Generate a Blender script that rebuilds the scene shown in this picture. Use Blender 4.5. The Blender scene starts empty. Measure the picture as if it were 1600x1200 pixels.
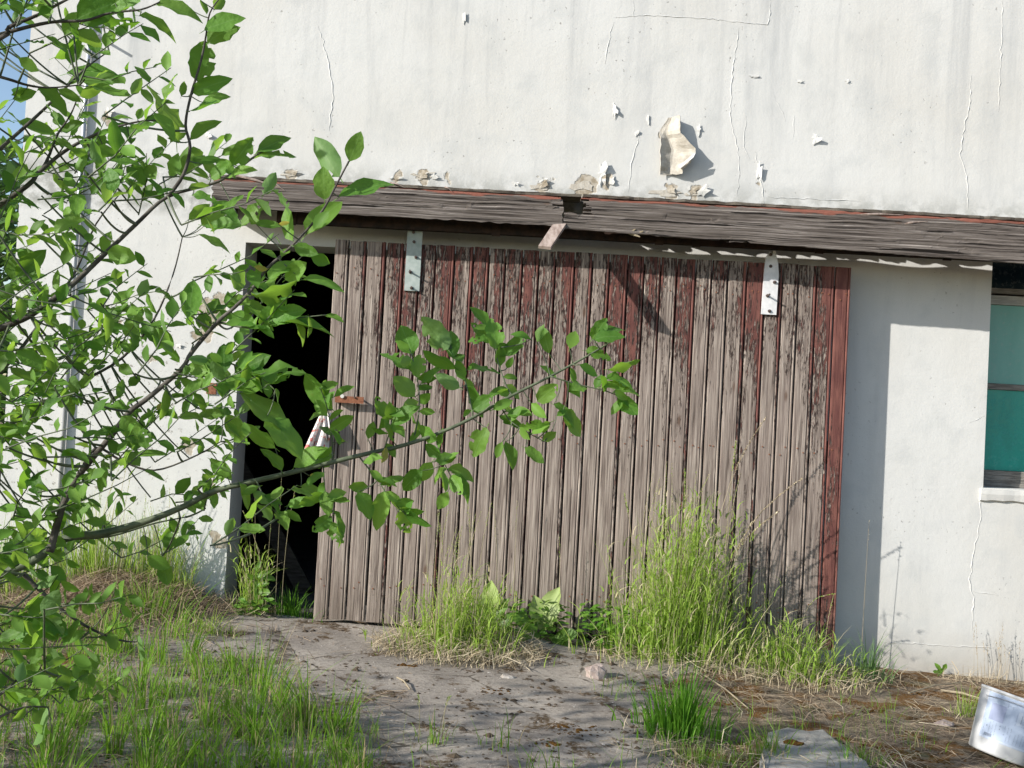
import bpy, math, random
from mathutils import Vector, Matrix, noise

random.seed(7)
SC = bpy.context.scene
COL = SC.collection

# ------------------------------------------------------------------ camera
F = 1600.0                       # focal length in pixels of a 1600 px wide picture
CAM = Vector((0.0, -6.4, 1.42))
PITCH, ROLL = math.radians(1.5), math.radians(3.1)
CM = (Matrix.Rotation(math.pi / 2 + PITCH, 3, 'X') @ Matrix.Rotation(ROLL, 3, 'Z'))
cd = bpy.data.cameras.new('camera')
cd.sensor_width = 36.0
cd.lens = 36.0 * F / 1600.0
cd.clip_start = 0.05
cd.clip_end = 2000
cam = bpy.data.objects.new('camera', cd)
cam.matrix_world = Matrix.Translation(CAM) @ CM.to_4x4()
COL.objects.link(cam)
SC.camera = cam

# ------------------------------------------------------------------ sky, sun, exposure
SUN = Vector((1.8, 1.0, -0.98)).normalized()       # the way the sunlight travels
w = bpy.data.worlds.new('World')
SC.world = w
w.use_nodes = True
nt = w.node_tree
sky = nt.nodes.new('ShaderNodeTexSky')
sky.sky_type = 'NISHITA'
sky.sun_disc = False
sky.sun_elevation = math.asin(-SUN.z)
sky.sun_rotation = math.atan2(-SUN.x, -SUN.y)
sky.air_density = 1.0
sky.dust_density = 0.6
bg = nt.nodes['Background']
bg.inputs['Strength'].default_value = 0.135
nt.links.new(sky.outputs[0], bg.inputs[0])
sl = bpy.data.lights.new('sun', 'SUN')
sl.energy = 5.0
sl.angle = math.radians(0.55)
sl.color = (1.0, 0.945, 0.87)
so = bpy.data.objects.new('sun', sl)
so.rotation_euler = SUN.to_track_quat('-Z', 'Y').to_euler()
so.location = (-8, -6, 6)
COL.objects.link(so)
SC.view_settings.view_transform = 'Standard'
SC.view_settings.look = 'None'
SC.view_settings.gamma = 1
SC.view_settings.use_curve_mapping = False
SC.view_settings.exposure = 0.45
SC.cycles.max_bounces = 4
SC.cycles.diffuse_bounces = 2
SC.cycles.glossy_bounces = 2
SC.cycles.transmission_bounces = 4


# ------------------------------------------------------------------ placing helpers
def ray(u, v):
    return CM @ Vector(((u - 800) / F, (600 - v) / F, -1))


def P(u, v, Y=0.0):
    """point of the upright plane y = Y"""
    d = ray(u, v)
    return CAM + d * ((Y - CAM.y) / d.y)


def fbm(x, y, z=0.0):
    return noise.noise(Vector((x, y, z)))


def gz(x, y):
    """height of the ground"""
    cx = max(-4, min(5, x))
    z = 0.03 - 0.035 * cx
    z += 0.07 * math.exp(-((x + 2.35) / 0.5) ** 2 - ((y + 0.3) / 0.42) ** 2)
    z += 0.05 * math.exp(-((x - 0.1) / 0.55) ** 2 - ((y + 0.35) / 0.3) ** 2)
    z += 0.05 * math.exp(-((x - 1.25) / 0.6) ** 2 - ((y + 0.35) / 0.35) ** 2)
    z += 0.012 * fbm(x * 2.3, y * 2.3, 3.1) + 0.006 * fbm(x * 7, y * 7, 9)
    return z


def G(u, v):
    """point of the ground"""
    d = ray(u, v)
    z = 0.0
    for _ in range(6):
        p = CAM + d * ((z - CAM.z) / d.z)
        z = gz(p.x, p.y)
    return p


# ------------------------------------------------------------------ mesh builder
class MB:
    def __init__(s):
        s.v, s.f = [], []

    def add(s, verts, faces):
        n = len(s.v)
        s.v.extend(verts)
        s.f.extend([tuple(i + n for i in f) for f in faces])

    def box(s, a, b):
        x0, y0, z0 = a
        x1, y1, z1 = b
        s.add([(x0, y0, z0), (x1, y0, z0), (x1, y1, z0), (x0, y1, z0), (x0, y0, z1), (x1, y0, z1), (x1, y1, z1), (x0, y1, z1)],
              [(0, 3, 2, 1), (4, 5, 6, 7), (0, 1, 5, 4), (1, 2, 6, 5), (2, 3, 7, 6), (3, 0, 4, 7)])

    def tube(s, pts, radii, n=6, cap=True):
        pts = [Vector(p) for p in pts]
        if not hasattr(radii, '__len__'):
            radii = [radii] * len(pts)
        rings = []
        for i, p in enumerate(pts):
            t = (pts[min(i + 1, len(pts) - 1)] - pts[max(i - 1, 0)])
            if t.length < 1e-9:
                t = Vector((0, 0, 1))
            t.normalize()
            a = t.cross(Vector((0.13, 0.2, 0.97)))
            if a.length < 0.05:
                a = t.cross(Vector((1, 0, 0)))
            a.normalize()
            b = t.cross(a)
            rings.append([p + (a * math.cos(2 * math.pi * k / n) + b * math.sin(2 * math.pi * k / n)) * radii[i] for k in range(n)])
        vs = [q for r in rings for q in r]
        fs = []
        for i in range(len(pts) - 1):
            for k in range(n):
                k2 = (k + 1) % n
                fs.append((i * n + k, i * n + k2, (i + 1) * n + k2, (i + 1) * n + k))
        if cap:
            fs.append(tuple(reversed(range(n))))
            fs.append(tuple((len(pts) - 1) * n + k for k in range(n)))
        s.add(vs, fs)

    def blade(s, p, d, h, wd, bend, seg=4, side=None, droop=0.0):
        """grass blade: from p, leaning to d (horizontal), height h, width wd"""
        if side is None:
            a = random.uniform(0, math.pi)
            side = Vector((math.cos(a), math.sin(a), 0))
        vs = []
        for i in range(seg):
            t = i / seg
            q = Vector((p[0], p[1], p[2])) + Vector((0, 0, h)) * (t - droop * t ** 3) + Vector((d[0], d[1], 0)) * (bend * h * t * t)
            ww = wd * 0.5 * (1 - 0.75 * t ** 1.5)
            vs += [q - side * ww, q + side * ww]
        vs.append(Vector(p) + Vector((0, 0, h * (1 - droop))) + Vector((d[0], d[1], 0)) * bend * h)
        fs = [(2 * i, 2 * i + 1, 2 * i + 3, 2 * i + 2) for i in range(seg - 1)] + [(2 * seg - 2, 2 * seg - 1, 2 * seg)]
        s.add(vs, fs)

    def build(s, name, mat, parent=None, origin=None, smooth=False, loc=None):
        if origin is None:
            origin = Vector(parent['_loc']) if parent else Vector((0, 0, 0))
        origin = Vector(origin)
        me = bpy.data.meshes.new(name)
        me.from_pydata([tuple(Vector(v) - origin) for v in s.v], [], s.f)
        me.update()
        if smooth:
            me.polygons.foreach_set('use_smooth', [True] * len(me.polygons))
        me.materials.append(mat)
        o = bpy.data.objects.new(name, me)
        COL.objects.link(o)
        if parent:
            o.parent = parent
            o.location = (origin - Vector(parent['_loc'])) if loc is None else loc
        else:
            o.location = origin
        return o


def tag(o, label=None, cat=None, group=None, kind=None):
    if label:
        o['label'] = label
    if cat:
        o['category'] = cat
    if group:
        o['group'] = group
    if kind:
        o['kind'] = kind
    return o


def thing(name, loc, label, cat, group=None):
    o = bpy.data.objects.new(name, None)
    o.empty_display_size = 0.1
    o.location = loc
    o['_loc'] = tuple(loc)
    COL.objects.link(o)
    return tag(o, label, cat, group)


# ------------------------------------------------------------------ materials
class NG:
    """small node helper"""
    def __init__(s, name):
        s.m = bpy.data.materials.new(name)
        s.m.use_nodes = True
        s.t = s.m.node_tree
        s.b = s.t.nodes['Principled BSDF']
        s.out = s.t.nodes['Material Output']

    def n(s, typ, **k):
        o = s.t.nodes.new('ShaderNode' + typ)
        for a, b in k.items():
            setattr(o, a, b)
        return o

    def l(s, a, b):
        s.t.links.new(a, b)

    def val(s, inp, x):
        if hasattr(x, 'is_linked') or hasattr(x, 'links'):
            s.l(x, inp)
        else:
            inp.default_value = x

    def pos(s):
        return s.n('NewGeometry').outputs['Position']

    def obj(s):
        return s.n('TexCoord').outputs['Object']

    def scale(s, vec, sc, off=None):
        mp = s.n('Mapping')
        s.l(vec, mp.inputs['Vector'])
        mp.inputs['Scale'].default_value = sc
        if off is not None:
            s.l(off, mp.inputs['Location'])
        return mp.outputs[0]

    def noise(s, vec, sc, det=4, rough=0.55, dist=0.0):
        o = s.n('TexNoise')
        s.l(vec, o.inputs['Vector'])
        o.inputs['Scale'].default_value = sc
        o.inputs['Detail'].default_value = det
        o.inputs['Roughness'].default_value = rough
        o.inputs['Distortion'].default_value = dist
        return o.outputs['Fac']

    def voro(s, vec, sc, feat='F1'):
        o = s.n('TexVoronoi', feature=feat)
        s.l(vec, o.inputs['Vector'])
        o.inputs['Scale'].default_value = sc
        return o.outputs['Distance']

    def math(s, op, a, b=0.0, c=0.0, clamp=False):
        o = s.n('Math', operation=op, use_clamp=clamp)
        s.val(o.inputs[0], a)
        s.val(o.inputs[1], b)
        s.val(o.inputs[2], c)
        return o.outputs[0]

    def step(s, x, lo, hi, a=0.0, b=1.0):
        o = s.n('MapRange', interpolation_type='SMOOTHSTEP')
        s.val(o.inputs[0], x)
        o.inputs[1].default_value = lo
        o.inputs[2].default_value = hi
        o.inputs[3].default_value = a
        o.inputs[4].default_value = b
        return o.outputs[0]

    def mix(s, f, a, b, mode='MIX'):
        o = s.n('Mix', data_type='RGBA', blend_type=mode)
        s.val(o.inputs[0], f)
        for i, x in ((6, a), (7, b)):
            if isinstance(x, tuple):
                o.inputs[i].default_value = (*x, 1)
            else:
                s.l(x, o.inputs[i])
        return o.outputs[2]

    def ramp(s, f, stops):
        o = s.n('ValToRGB')
        s.l(f, o.inputs[0])
        e = o.color_ramp.elements
        while len(e) < len(stops):
            e.new(0.5)
        for i, (p, c) in enumerate(stops):
            e[i].position = p
            e[i].color = (*c, 1)
        return o.outputs[0]

    def sep(s, vec):
        o = s.n('SeparateXYZ')
        s.l(vec, o.inputs[0])
        return o.outputs

    def bump(s, h, dist, strength=1.0, prev=None):
        o = s.n('Bump')
        o.inputs['Strength'].default_value = strength
        o.inputs['Distance'].default_value = dist
        s.l(h, o.inputs['Height'])
        if prev is not None:
            s.l(prev, o.inputs['Normal'])
        return o.outputs[0]

    def fin(s, col=None, rough=0.9, normal=None, metal=0.0, spec=0.25):
        if col is not None:
            if isinstance(col, tuple):
                s.b.inputs['Base Color'].default_value = (*col, 1)
            else:
                s.l(col, s.b.inputs['Base Color'])
        s.val(s.b.inputs['Roughness'], rough)
        s.b.inputs['Metallic'].default_value = metal
        s.b.inputs['Specular IOR Level'].default_value = spec
        if normal is not None:
            s.l(normal, s.b.inputs['Normal'])
        return s.m


def mat_plaster():
    g = NG('plaster')
    p0 = g.pos()
    x, y, z = g.sep(p0)
    mp = g.n('Mapping')
    g.l(p0, mp.inputs['Vector'])
    mp.inputs['Location'].default_value = (0.37, 0.43, 0.61)
    p = mp.outputs[0]
    big = g.noise(p, 0.9, 5)
    mid = g.noise(p, 5, 5)
    fine = g.noise(p, 70, 4, 0.65)
    grain = g.noise(p, 260, 2, 0.6)
    streak = g.noise(g.scale(p, (5.5, 5, 0.5)), 1.0, 6, 0.7, 0.6)
    col = g.mix(g.step(big, 0.35, 0.7), (0.625, 0.63, 0.615), (0.58, 0.575, 0.545))
    col = g.mix(g.step(mid, 0.48, 0.72, 0, 0.45), col, (0.49, 0.505, 0.50))
    col = g.mix(g.step(g.noise(p, 130, 3, 0.7), 0.5, 0.75, 0, 0.3), col, (0.40, 0.41, 0.40))
    # grey rain streaks, strongest high up
    zs = g.step(z, 2.6, 4.2)
    sm = g.math('MULTIPLY', g.step(streak, 0.42, 0.8), g.math('MULTIPLY_ADD', zs, 0.42, 0.22))
    col = g.mix(sm, col, (0.34, 0.355, 0.365))
    # grime settled above the timber canopy, stronger in blotches
    gr = g.math('MULTIPLY', g.step(z, 2.72, 2.98, 1, 0), g.step(z, 2.5, 2.6))
    gr = g.math('MULTIPLY', gr, g.step(g.noise(p, 9, 6, 0.7), 0.36, 0.6))
    col = g.mix(g.math('MULTIPLY', gr, 0.75), col, (0.24, 0.245, 0.22))
    # mould specks
    sp = g.math('MULTIPLY', g.step(g.noise(p, 42, 2, 0.5), 0.66, 0.71), g.step(g.noise(p, 3.1, 3), 0.48, 0.66))
    col = g.mix(g.math('MULTIPLY', sp, 0.6), col, (0.2, 0.19, 0.17))
    # dirt splashed up from the ground
    dz = g.math('ADD', z, g.math('MULTIPLY', g.noise(p, 4, 4), -0.25))
    col = g.mix(g.step(dz, -0.2, 0.15, 0.55, 0), col, (0.36, 0.32, 0.26))
    # places where the top coat has come off
    dn = g.n('TexNoise')
    dn.inputs['Scale'].default_value = 9
    dn.inputs['Detail'].default_value = 5
    g.l(p, dn.inputs['Vector'])
    dv = g.n('VectorMath', operation='MULTIPLY_ADD')
    g.l(dn.outputs['Color'], dv.inputs[0])
    dv.inputs[1].default_value = (0.22, 0.0, 0.28)
    g.l(p0, dv.inputs[2])
    spots = [(332, 490, .09), (320, 520, .06), (345, 470, .05), (240, 560, .035), (300, 615, .03), (345, 850, .06), (330, 760, .05),
             (295, 700, .05), (185, 500, .03), (660, 276, .05), (848, 292, .05), (912, 291, .06), (945, 284, .04), (1045, 300, .06), (1085, 302, .05), (620, 279, .04), (455, 273, .05), (700, 282, .03), (165, 185, .05), (1052, 230, .075), (1050, 210, .06), (1187, 285, .02)]
    m = None
    for (u, v, r) in spots:
        c = P(u, v)
        d = g.n('VectorMath', operation='DISTANCE')
        g.l(dv.outputs[0], d.inputs[0])
        d.inputs[1].default_value = (c.x + 0.11, 0, c.z + 0.14)
        k = g.step(d.outputs['Value'], r - 0.012, r + 0.004, 1, 0)
        m = k if m is None else g.math('MAXIMUM', m, k)
    coat = g.mix(g.step(g.noise(p, 30, 4), 0.35, 0.65), (0.30, 0.255, 0.19), (0.47, 0.43, 0.36))
    col = g.mix(m, col, coat)
    # scattered pits and scabs round the bare places
    pit = g.math('MULTIPLY', g.step(g.noise(p, 30, 4, 0.7), 0.6, 0.64), g.step(x, -1.6, -2.3, 0, 1))
    pit = g.math('MULTIPLY', pit, g.step(z, 2.3, 1.6, 0, 1))
    col = g.mix(g.math('MULTIPLY', pit, 0.75), col, (0.20, 0.18, 0.15))
    h = g.math('MULTIPLY_ADD', m, -1.4, g.math('MULTIPLY', fine, 0.45))
    h = g.math('ADD', h, g.math('MULTIPLY', mid, 1.0))
    h = g.math('ADD', h, g.math('MULTIPLY', g.noise(p, 24, 3), 0.55))
    h = g.math('ADD', h, g.math('MULTIPLY', grain, 0.14))
    h = g.math('MULTIPLY_ADD', sp, -0.5, h)
    return g.fin(col, 0.95, g.bump(h, 0.0023, 0.9), spec=0.15)


def mat_simple(name, c1, c2, sc=12, rough=0.9, bump=0.002, metal=0.0, spec=0.25, stretch=(1, 1, 1), bsc=None):
    g = NG(name)
    p = g.scale(g.obj(), stretch)
    f = g.noise(p, sc, 6, 0.6)
    col = g.mix(g.step(f, 0.32, 0.68), c1, c2)
    h = g.noise(p, bsc or sc * 4, 5, 0.6)
    return g.fin(col, rough, g.bump(h, bump), metal, spec)


def mat_plank():
    g = NG('weathered_painted_board')
    oi = g.n('ObjectInfo')
    rnd = oi.outputs['Random']
    cmb = g.n('CombineXYZ')
    g.l(g.math('MULTIPLY', rnd, 37.0), cmb.inputs[0])
    g.l(g.math('MULTIPLY', rnd, 91.0), cmb.inputs[2])
    ob = g.obj()
    x, y, z = g.sep(ob)
    at = g.n('Attribute', attribute_type='OBJECT', attribute_name='paint')
    paint = at.outputs['Fac']
    pv = g.n('VectorMath', operation='ADD')
    g.l(ob, pv.inputs[0])
    g.l(cmb.outputs[0], pv.inputs[1])
    pv = pv.outputs[0]
    grain = g.noise(g.scale(pv, (85, 20, 2.6)), 1.0, 6, 0.62, 0.4)
    grain2 = g.noise(g.scale(pv, (230, 40, 9)), 1.0, 3, 0.6)
    blotch = g.noise(g.scale(pv, (6, 6, 1.4)), 1.0, 4)
    wood = g.ramp(grain, [(0.3, (0.045, 0.034, 0.028)), (0.43, (0.18, 0.145, 0.125)), (0.57, (0.33, 0.28, 0.242)), (0.74, (0.56, 0.49, 0.425))])
    wood = g.mix(g.step(blotch, 0.35, 0.75, 0, 0.5), wood, (0.25, 0.2, 0.175))
    wood = g.mix(g.math('MULTIPLY', g.step(grain2, 0.58, 0.7), 0.5), wood, (0.09, 0.07, 0.06))
    # grain cracks
    crack = g.step(g.noise(g.scale(pv, (60, 10, 1.1)), 1.0, 4, 0.55), 0.655, 0.68)
    wood = g.mix(g.math('MULTIPLY', crack, 0.85), wood, (0.03, 0.022, 0.018))
    # knots
    kn = g.voro(g.scale(pv, (7, 1, 2.2)), 1.0)
    wood = g.mix(g.step(kn, 0.03, 0.11, 0.75, 0), wood, (0.10, 0.055, 0.035))
    # what is left of the paint: more of it in the shelter of the canopy and on the bead
    pn = g.math('ADD', g.math('MULTIPLY', g.noise(g.scale(pv, (14, 8, 1.3)), 1.0, 5, 0.68), 0.55),
                g.math('MULTIPLY', g.noise(g.scale(pv, (95, 20, 13)), 1.0, 5, 0.7), 0.45))
    hz = g.step(z, 0.8, 2.2, -0.105, 0.055)
    bead = g.step(x, 0.083, 0.095, 0.0, 0.13)
    k = g.math('ADD', g.math('ADD', pn, hz), g.math('ADD', bead, paint))
    pm = g.step(k, 0.545, 0.57)
    edge = g.math('MULTIPLY', g.step(k, 0.49, 0.53), g.step(k, 0.56, 0.60, 1, 0))
    pc = g.mix(g.step(g.noise(g.scale(pv, (30, 10, 6)), 1.0, 4), 0.35, 0.7), (0.12, 0.047, 0.041), (0.20, 0.085, 0.068))
    pc = g.mix(g.step(g.noise(g.scale(pv, (120, 20, 60)), 1.0, 2), 0.6, 0.72, 0, 0.6), pc, (0.07, 0.03, 0.025))
    col = g.mix(pm, wood, pc)
    col = g.mix(g.math('MULTIPLY', edge, g.step(g.noise(g.scale(pv, (90, 20, 22)), 1.0, 3), 0.42, 0.55, 0, 0.95)), col, (0.035, 0.024, 0.022))
    # dark rot near the ground end
    col = g.mix(g.math('MULTIPLY', g.step(z, 0.0, 0.35, 0.5, 0.0), g.step(blotch, 0.3, 0.6)), col, (0.13, 0.105, 0.08))
    h = g.math('MULTIPLY_ADD', pm, 0.55, g.math('MULTIPLY', grain, 0.8))
    h = g.math('MULTIPLY_ADD', grain2, 0.35, h)
    h = g.math('MULTIPLY_ADD', crack, -1.0, h)
    h = g.math('MULTIPLY_ADD', g.math('MULTIPLY', edge, g.noise(g.scale(pv, (60, 20, 18)), 1.0, 4)), 0.9, h)
    return g.fin(col, g.step(pm, 0, 1, 0.92, 0.7), g.bump(h, 0.005, 1.0), spec=0.2)


def mat_beam():
    g = NG('weathered_beam_wood')
    oi = g.n('ObjectInfo')
    p = g.obj()
    x, y, z = g.sep(p)
    warp = g.noise(g.scale(p, (2.2, 1, 5)), 1.0, 3)
    zz = g.math('MULTIPLY_ADD', warp, 0.022, z)
    c = g.n('CombineXYZ')
    g.l(x, c.inputs[0])
    g.l(y, c.inputs[1])
    g.l(zz, c.inputs[2])
    pv = c.outputs[0]
    grain = g.noise(g.scale(pv, (1.6, 30, 120)), 1.0, 8, 0.7, 0.0)
    g2 = g.noise(g.scale(pv, (9, 60, 330)), 1.0, 3, 0.6)
    wood = g.ramp(grain, [(0.35, (0.022, 0.018, 0.016)), (0.45, (0.105, 0.088, 0.077)), (0.56, (0.205, 0.18, 0.162)), (0.68, (0.42, 0.38, 0.345))])
    wood = g.mix(g.math('MULTIPLY', g.step(g2, 0.56, 0.68), 0.55), wood, (0.05, 0.04, 0.035))
    crack = g.step(g.noise(g.scale(pv, (1.5, 10, 60)), 1.0, 5, 0.55), 0.59, 0.615)
    wood = g.mix(crack, wood, (0.015, 0.012, 0.01))
    kn = g.voro(g.scale(pv, (3.2, 1, 9)), 1.0)
    wood = g.mix(g.step(kn, 0.04, 0.12, 0.6, 0), wood, (0.14, 0.085, 0.055))
    # old red paint along the top
    pk = g.math('ADD', g.math('MULTIPLY', g.noise(g.scale(pv, (3.5, 10, 26)), 1.0, 5, 0.6), 0.09), z)
    pm = g.step(pk, 0.226, 0.233)
    pc = g.mix(g.noise(p, 25, 4), (0.24, 0.085, 0.06), (0.31, 0.135, 0.10))
    col = g.mix(pm, wood, pc)
    h = g.math('MULTIPLY_ADD', crack, -1.1, g.math('MULTIPLY_ADD', g2, 0.35, grain))
    h = g.math('MULTIPLY_ADD', pm, 0.2, h)
    return g.fin(col, 0.9, g.bump(h, 0.008, 1.0), spec=0.2)


def mat_leafy(name, lo, hi, tl, th, back=None, rough=0.45, tr=0.4, obj=False, spec=0.4, dry=None, veins=False):
    """leaf / blade: reflecting and letting light through, colour varies from leaf to leaf"""
    g = NG(name)
    if obj:
        r = g.n('ObjectInfo').outputs['Random']
    else:
        r = g.n('NewGeometry').outputs['Random Per Island']
    col = g.mix(r, lo, hi)
    tc = g.mix(r, tl, th)
    r2 = g.math('FRACT', g.math('MULTIPLY', r, 17.3))
    if dry is not None:
        k = g.step(r2, dry[1] - 0.02, dry[1] + 0.02, 1, 0)
        col = g.mix(k, col, dry[0])
        tc = g.mix(k, tc, dry[0])
    else:
        v = g.math('MULTIPLY_ADD', r2, 0.5, 0.75)
        hs = g.n('HueSaturation')
        g.l(col, hs.inputs['Color'])
        g.l(v, hs.inputs['Value'])
        col = hs.outputs[0]
    if back is not None:
        bf = g.n('NewGeometry').outputs['Backfacing']
        col = g.mix(g.math('MULTIPLY', bf, 0.8), col, back)
    nrm = None
    if veins:
        ob = g.obj()
        x, y, z = g.sep(ob)
        ax = g.math('ABSOLUTE', x)
        vv = g.math('SINE', g.math('MULTIPLY', g.math('SUBTRACT', y, g.math('MULTIPLY', ax, 0.8)), 62.0))
        rib = g.step(ax, 0.006, 0.016, 1, 0)
        col = g.mix(g.math('MULTIPLY', rib, 0.4), col, (0.22, 0.36, 0.12))
        col = g.mix(g.step(g.noise(g.scale(ob, (1, 1, 1)), 5, 4), 0.66, 0.76, 0, 0.35), col, (0.14, 0.17, 0.03))
        nrm = g.bump(g.noise(ob, 5, 2), 0.012, 0.3)
    g.fin(col, rough, nrm, spec=spec)
    t = g.n('BsdfTranslucent')
    g.l(tc, t.inputs['Color'])
    ms = g.n('MixShader')
    ms.inputs[0].default_value = tr
    g.l(g.b.outputs[0], ms.inputs[1])
    g.l(t.outputs[0], ms.inputs[2])
    g.l(ms.outputs[0], g.out.inputs['Surface'])
    return g.m


def mat_ground():
    g = NG('soil')
    p = g.pos()
    n1 = g.noise(p, 1.7, 6, 0.6)
    n2 = g.noise(p, 14, 6, 0.65)
    n3 = g.noise(p, 90, 4, 0.6)
    n4 = g.noise(g.scale(p, (1, 1, 1)), 4.2, 5, 0.65)
    col = g.mix(g.step(n2, 0.35, 0.65), (0.13, 0.098, 0.07), (0.29, 0.235, 0.17))
    col = g.mix(g.step(n3, 0.5, 0.72, 0, 0.8), col, (0.29, 0.24, 0.17))
    col = g.mix(g.math('MULTIPLY', g.step(n4, 0.5, 0.58), g.step(n3, 0.3, 0.55)), col, (0.15, 0.075, 0.022))
    col = g.mix(g.step(n1, 0.56, 0.7, 0, 0.6), col, (0.07, 0.095, 0.022))
    h = g.math('MULTIPLY_ADD', n3, 0.6, n2)
    return g.fin(col, 0.97, g.bump(h, 0.02, 0.9), spec=0.1)


def mat_concrete(name, c1, c2, moss=True):
    g = NG(name)
    p = g.pos()
    n1 = g.noise(p, 2.6, 6, 0.6)
    n2 = g.noise(p, 36, 5, 0.65)
    n3 = g.noise(p, 170, 3, 0.6)
    v = g.voro(p, 60)
    col = g.mix(g.step(n1, 0.33, 0.68), c1, c2)
    col = g.mix(g.step(n2, 0.45, 0.75, 0, 0.6), col, (0.12, 0.10, 0.085))
    col = g.mix(g.math('MULTIPLY', g.step(v, 0.12, 0.22, 1, 0), g.step(n3, 0.45, 0.6)), col, (0.55, 0.51, 0.45))
    if moss:
        mm = g.math('MULTIPLY', g.step(g.noise(p, 4.2, 7, 0.72), 0.53, 0.6), g.step(n2, 0.3, 0.55))
        col = g.mix(g.math('MULTIPLY', mm, 0.9), col, (0.075, 0.045, 0.018))
        cr = g.voro(g.scale(p, (1, 1, 1)), 1.3, 'DISTANCE_TO_EDGE')
        cr = g.math('ADD', cr, g.math('MULTIPLY', g.noise(p, 14, 4), 0.06))
        crk = g.step(cr, 0.028, 0.04, 1, 0)
        col = g.mix(g.math('MULTIPLY', crk, 0.8), col, (0.05, 0.04, 0.028))
    h = g.math('MULTIPLY_ADD', n3, 0.5, g.math('MULTIPLY_ADD', n2, 1.0, g.math('MULTIPLY', v, -0.2)))
    return g.fin(col, 0.95, g.bump(h, 0.0035, 0.8), spec=0.15)


M = {}
M['plaster'] = mat_plaster()
M['back_plaster'] = mat_simple('plaster_undercoat', (0.42, 0.385, 0.325), (0.53, 0.50, 0.44), 30, bump=0.003)
M['inside'] = mat_simple('darkened_inside_wall', (0.05, 0.045, 0.04), (0.085, 0.075, 0.068), 3, bump=0.004)  # wall colour darkened to stand in for the shade of the room
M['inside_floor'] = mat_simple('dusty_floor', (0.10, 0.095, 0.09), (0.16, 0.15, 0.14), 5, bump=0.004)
M['plank'] = mat_plank()
M['beam'] = mat_beam()
M['cover'] = mat_simple('mossy_board', (0.06, 0.05, 0.04), (0.22, 0.20, 0.165), 4, bump=0.006, stretch=(1.2, 14, 30))
M['darkwood'] = mat_simple('dark_old_wood', (0.05, 0.04, 0.032), (0.12, 0.10, 0.085), 6, bump=0.004, stretch=(1, 8, 8))
M['splinter'] = mat_simple('split_wood', (0.22, 0.165, 0.14), (0.40, 0.33, 0.29), 6, bump=0.002, stretch=(6, 2, 2))
M['rail'] = mat_simple('rusty_dark_steel', (0.022, 0.018, 0.017), (0.06, 0.036, 0.027), 18, rough=0.65, bump=0.001, metal=0.3)
M['rust'] = mat_simple('rust', (0.17, 0.062, 0.032), (0.27, 0.115, 0.062), 60, rough=0.8, bump=0.001, spec=0.3)
M['grey_plate'] = mat_simple('grey_green_painted_steel', (0.30, 0.36, 0.34), (0.40, 0.45, 0.43), 25, rough=0.55, bump=0.0005, spec=0.4)
M['white_plate'] = mat_simple('white_painted_steel', (0.60, 0.61, 0.62), (0.74, 0.74, 0.75), 25, rough=0.5, bump=0.0005, spec=0.4)
M['bolt'] = mat_simple('bolt_steel', (0.07, 0.05, 0.045), (0.17, 0.13, 0.115), 90, rough=0.55, bump=0.0003, metal=0.4)
M['bright_bolt'] = mat_simple('bright_bolt_steel', (0.6, 0.58, 0.55), (0.75, 0.73, 0.7), 90, rough=0.4, bump=0.0003, metal=0.3)
M['zinc'] = mat_simple('zinc', (0.36, 0.39, 0.43), (0.48, 0.5, 0.53), 8, rough=0.5, bump=0.0005, metal=0.35, stretch=(3, 3, 0.6))
M['framewood'] = mat_simple('window_wood_pale', (0.34, 0.34, 0.32), (0.52, 0.52, 0.49), 9, bump=0.003, stretch=(1, 6, 12))
M['greywood'] = mat_simple('window_wood_grey', (0.13, 0.12, 0.105), (0.30, 0.28, 0.25), 9, bump=0.004, stretch=(1, 6, 14))
M['olive'] = mat_simple('olive_board', (0.10, 0.095, 0.06), (0.17, 0.16, 0.105), 9, bump=0.003, stretch=(1, 6, 14))
M['ground'] = mat_ground()
M['apron'] = mat_concrete('apron_concrete', (0.23, 0.205, 0.178), (0.37, 0.332, 0.285))
M['slab'] = mat_concrete('slab_concrete', (0.29, 0.285, 0.26), (0.37, 0.36, 0.33), False)
M['bark'] = mat_simple('willow_bark', (0.055, 0.048, 0.042), (0.13, 0.12, 0.105), 22, bump=0.003, rough=0.85, spec=0.2)
M['greenbark'] = mat_simple('young_green_bark', (0.06, 0.08, 0.045), (0.125, 0.15, 0.09), 30, bump=0.001, rough=0.6, spec=0.35)
M['leaf'] = mat_leafy('willow_leaf', (0.068, 0.175, 0.025), (0.155, 0.295, 0.05), (0.23, 0.48, 0.035), (0.40, 0.63, 0.07), (0.16, 0.27, 0.11),
                      0.55, 0.4, obj=True, veins=True, spec=0.28)
M['leafmass'] = mat_leafy('willow_foliage', (0.068, 0.175, 0.025), (0.155, 0.295, 0.05), (0.23, 0.48, 0.035), (0.40, 0.63, 0.07), (0.16, 0.27, 0.11),
                          0.55, 0.4, spec=0.28)
M['yleaf'] = mat_leafy('yellowing_leaf', (0.38, 0.36, 0.08), (0.42, 0.36, 0.08), (0.6, 0.55, 0.1), (0.6, 0.55, 0.1), None, 0.5, 0.4, obj=True)
M['farleaf'] = mat_leafy('distant_leaf', (0.022, 0.06, 0.014), (0.05, 0.11, 0.022), (0.04, 0.12, 0.015), (0.08, 0.2, 0.02), None, 0.6, 0.25)
M['grass'] = mat_leafy('grass_blade', (0.19, 0.34, 0.035), (0.37, 0.50, 0.11), (0.34, 0.55, 0.05), (0.52, 0.67, 0.13), None, 0.55, 0.45,
                       spec=0.3, dry=((0.58, 0.52, 0.34), 0.18))
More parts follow.
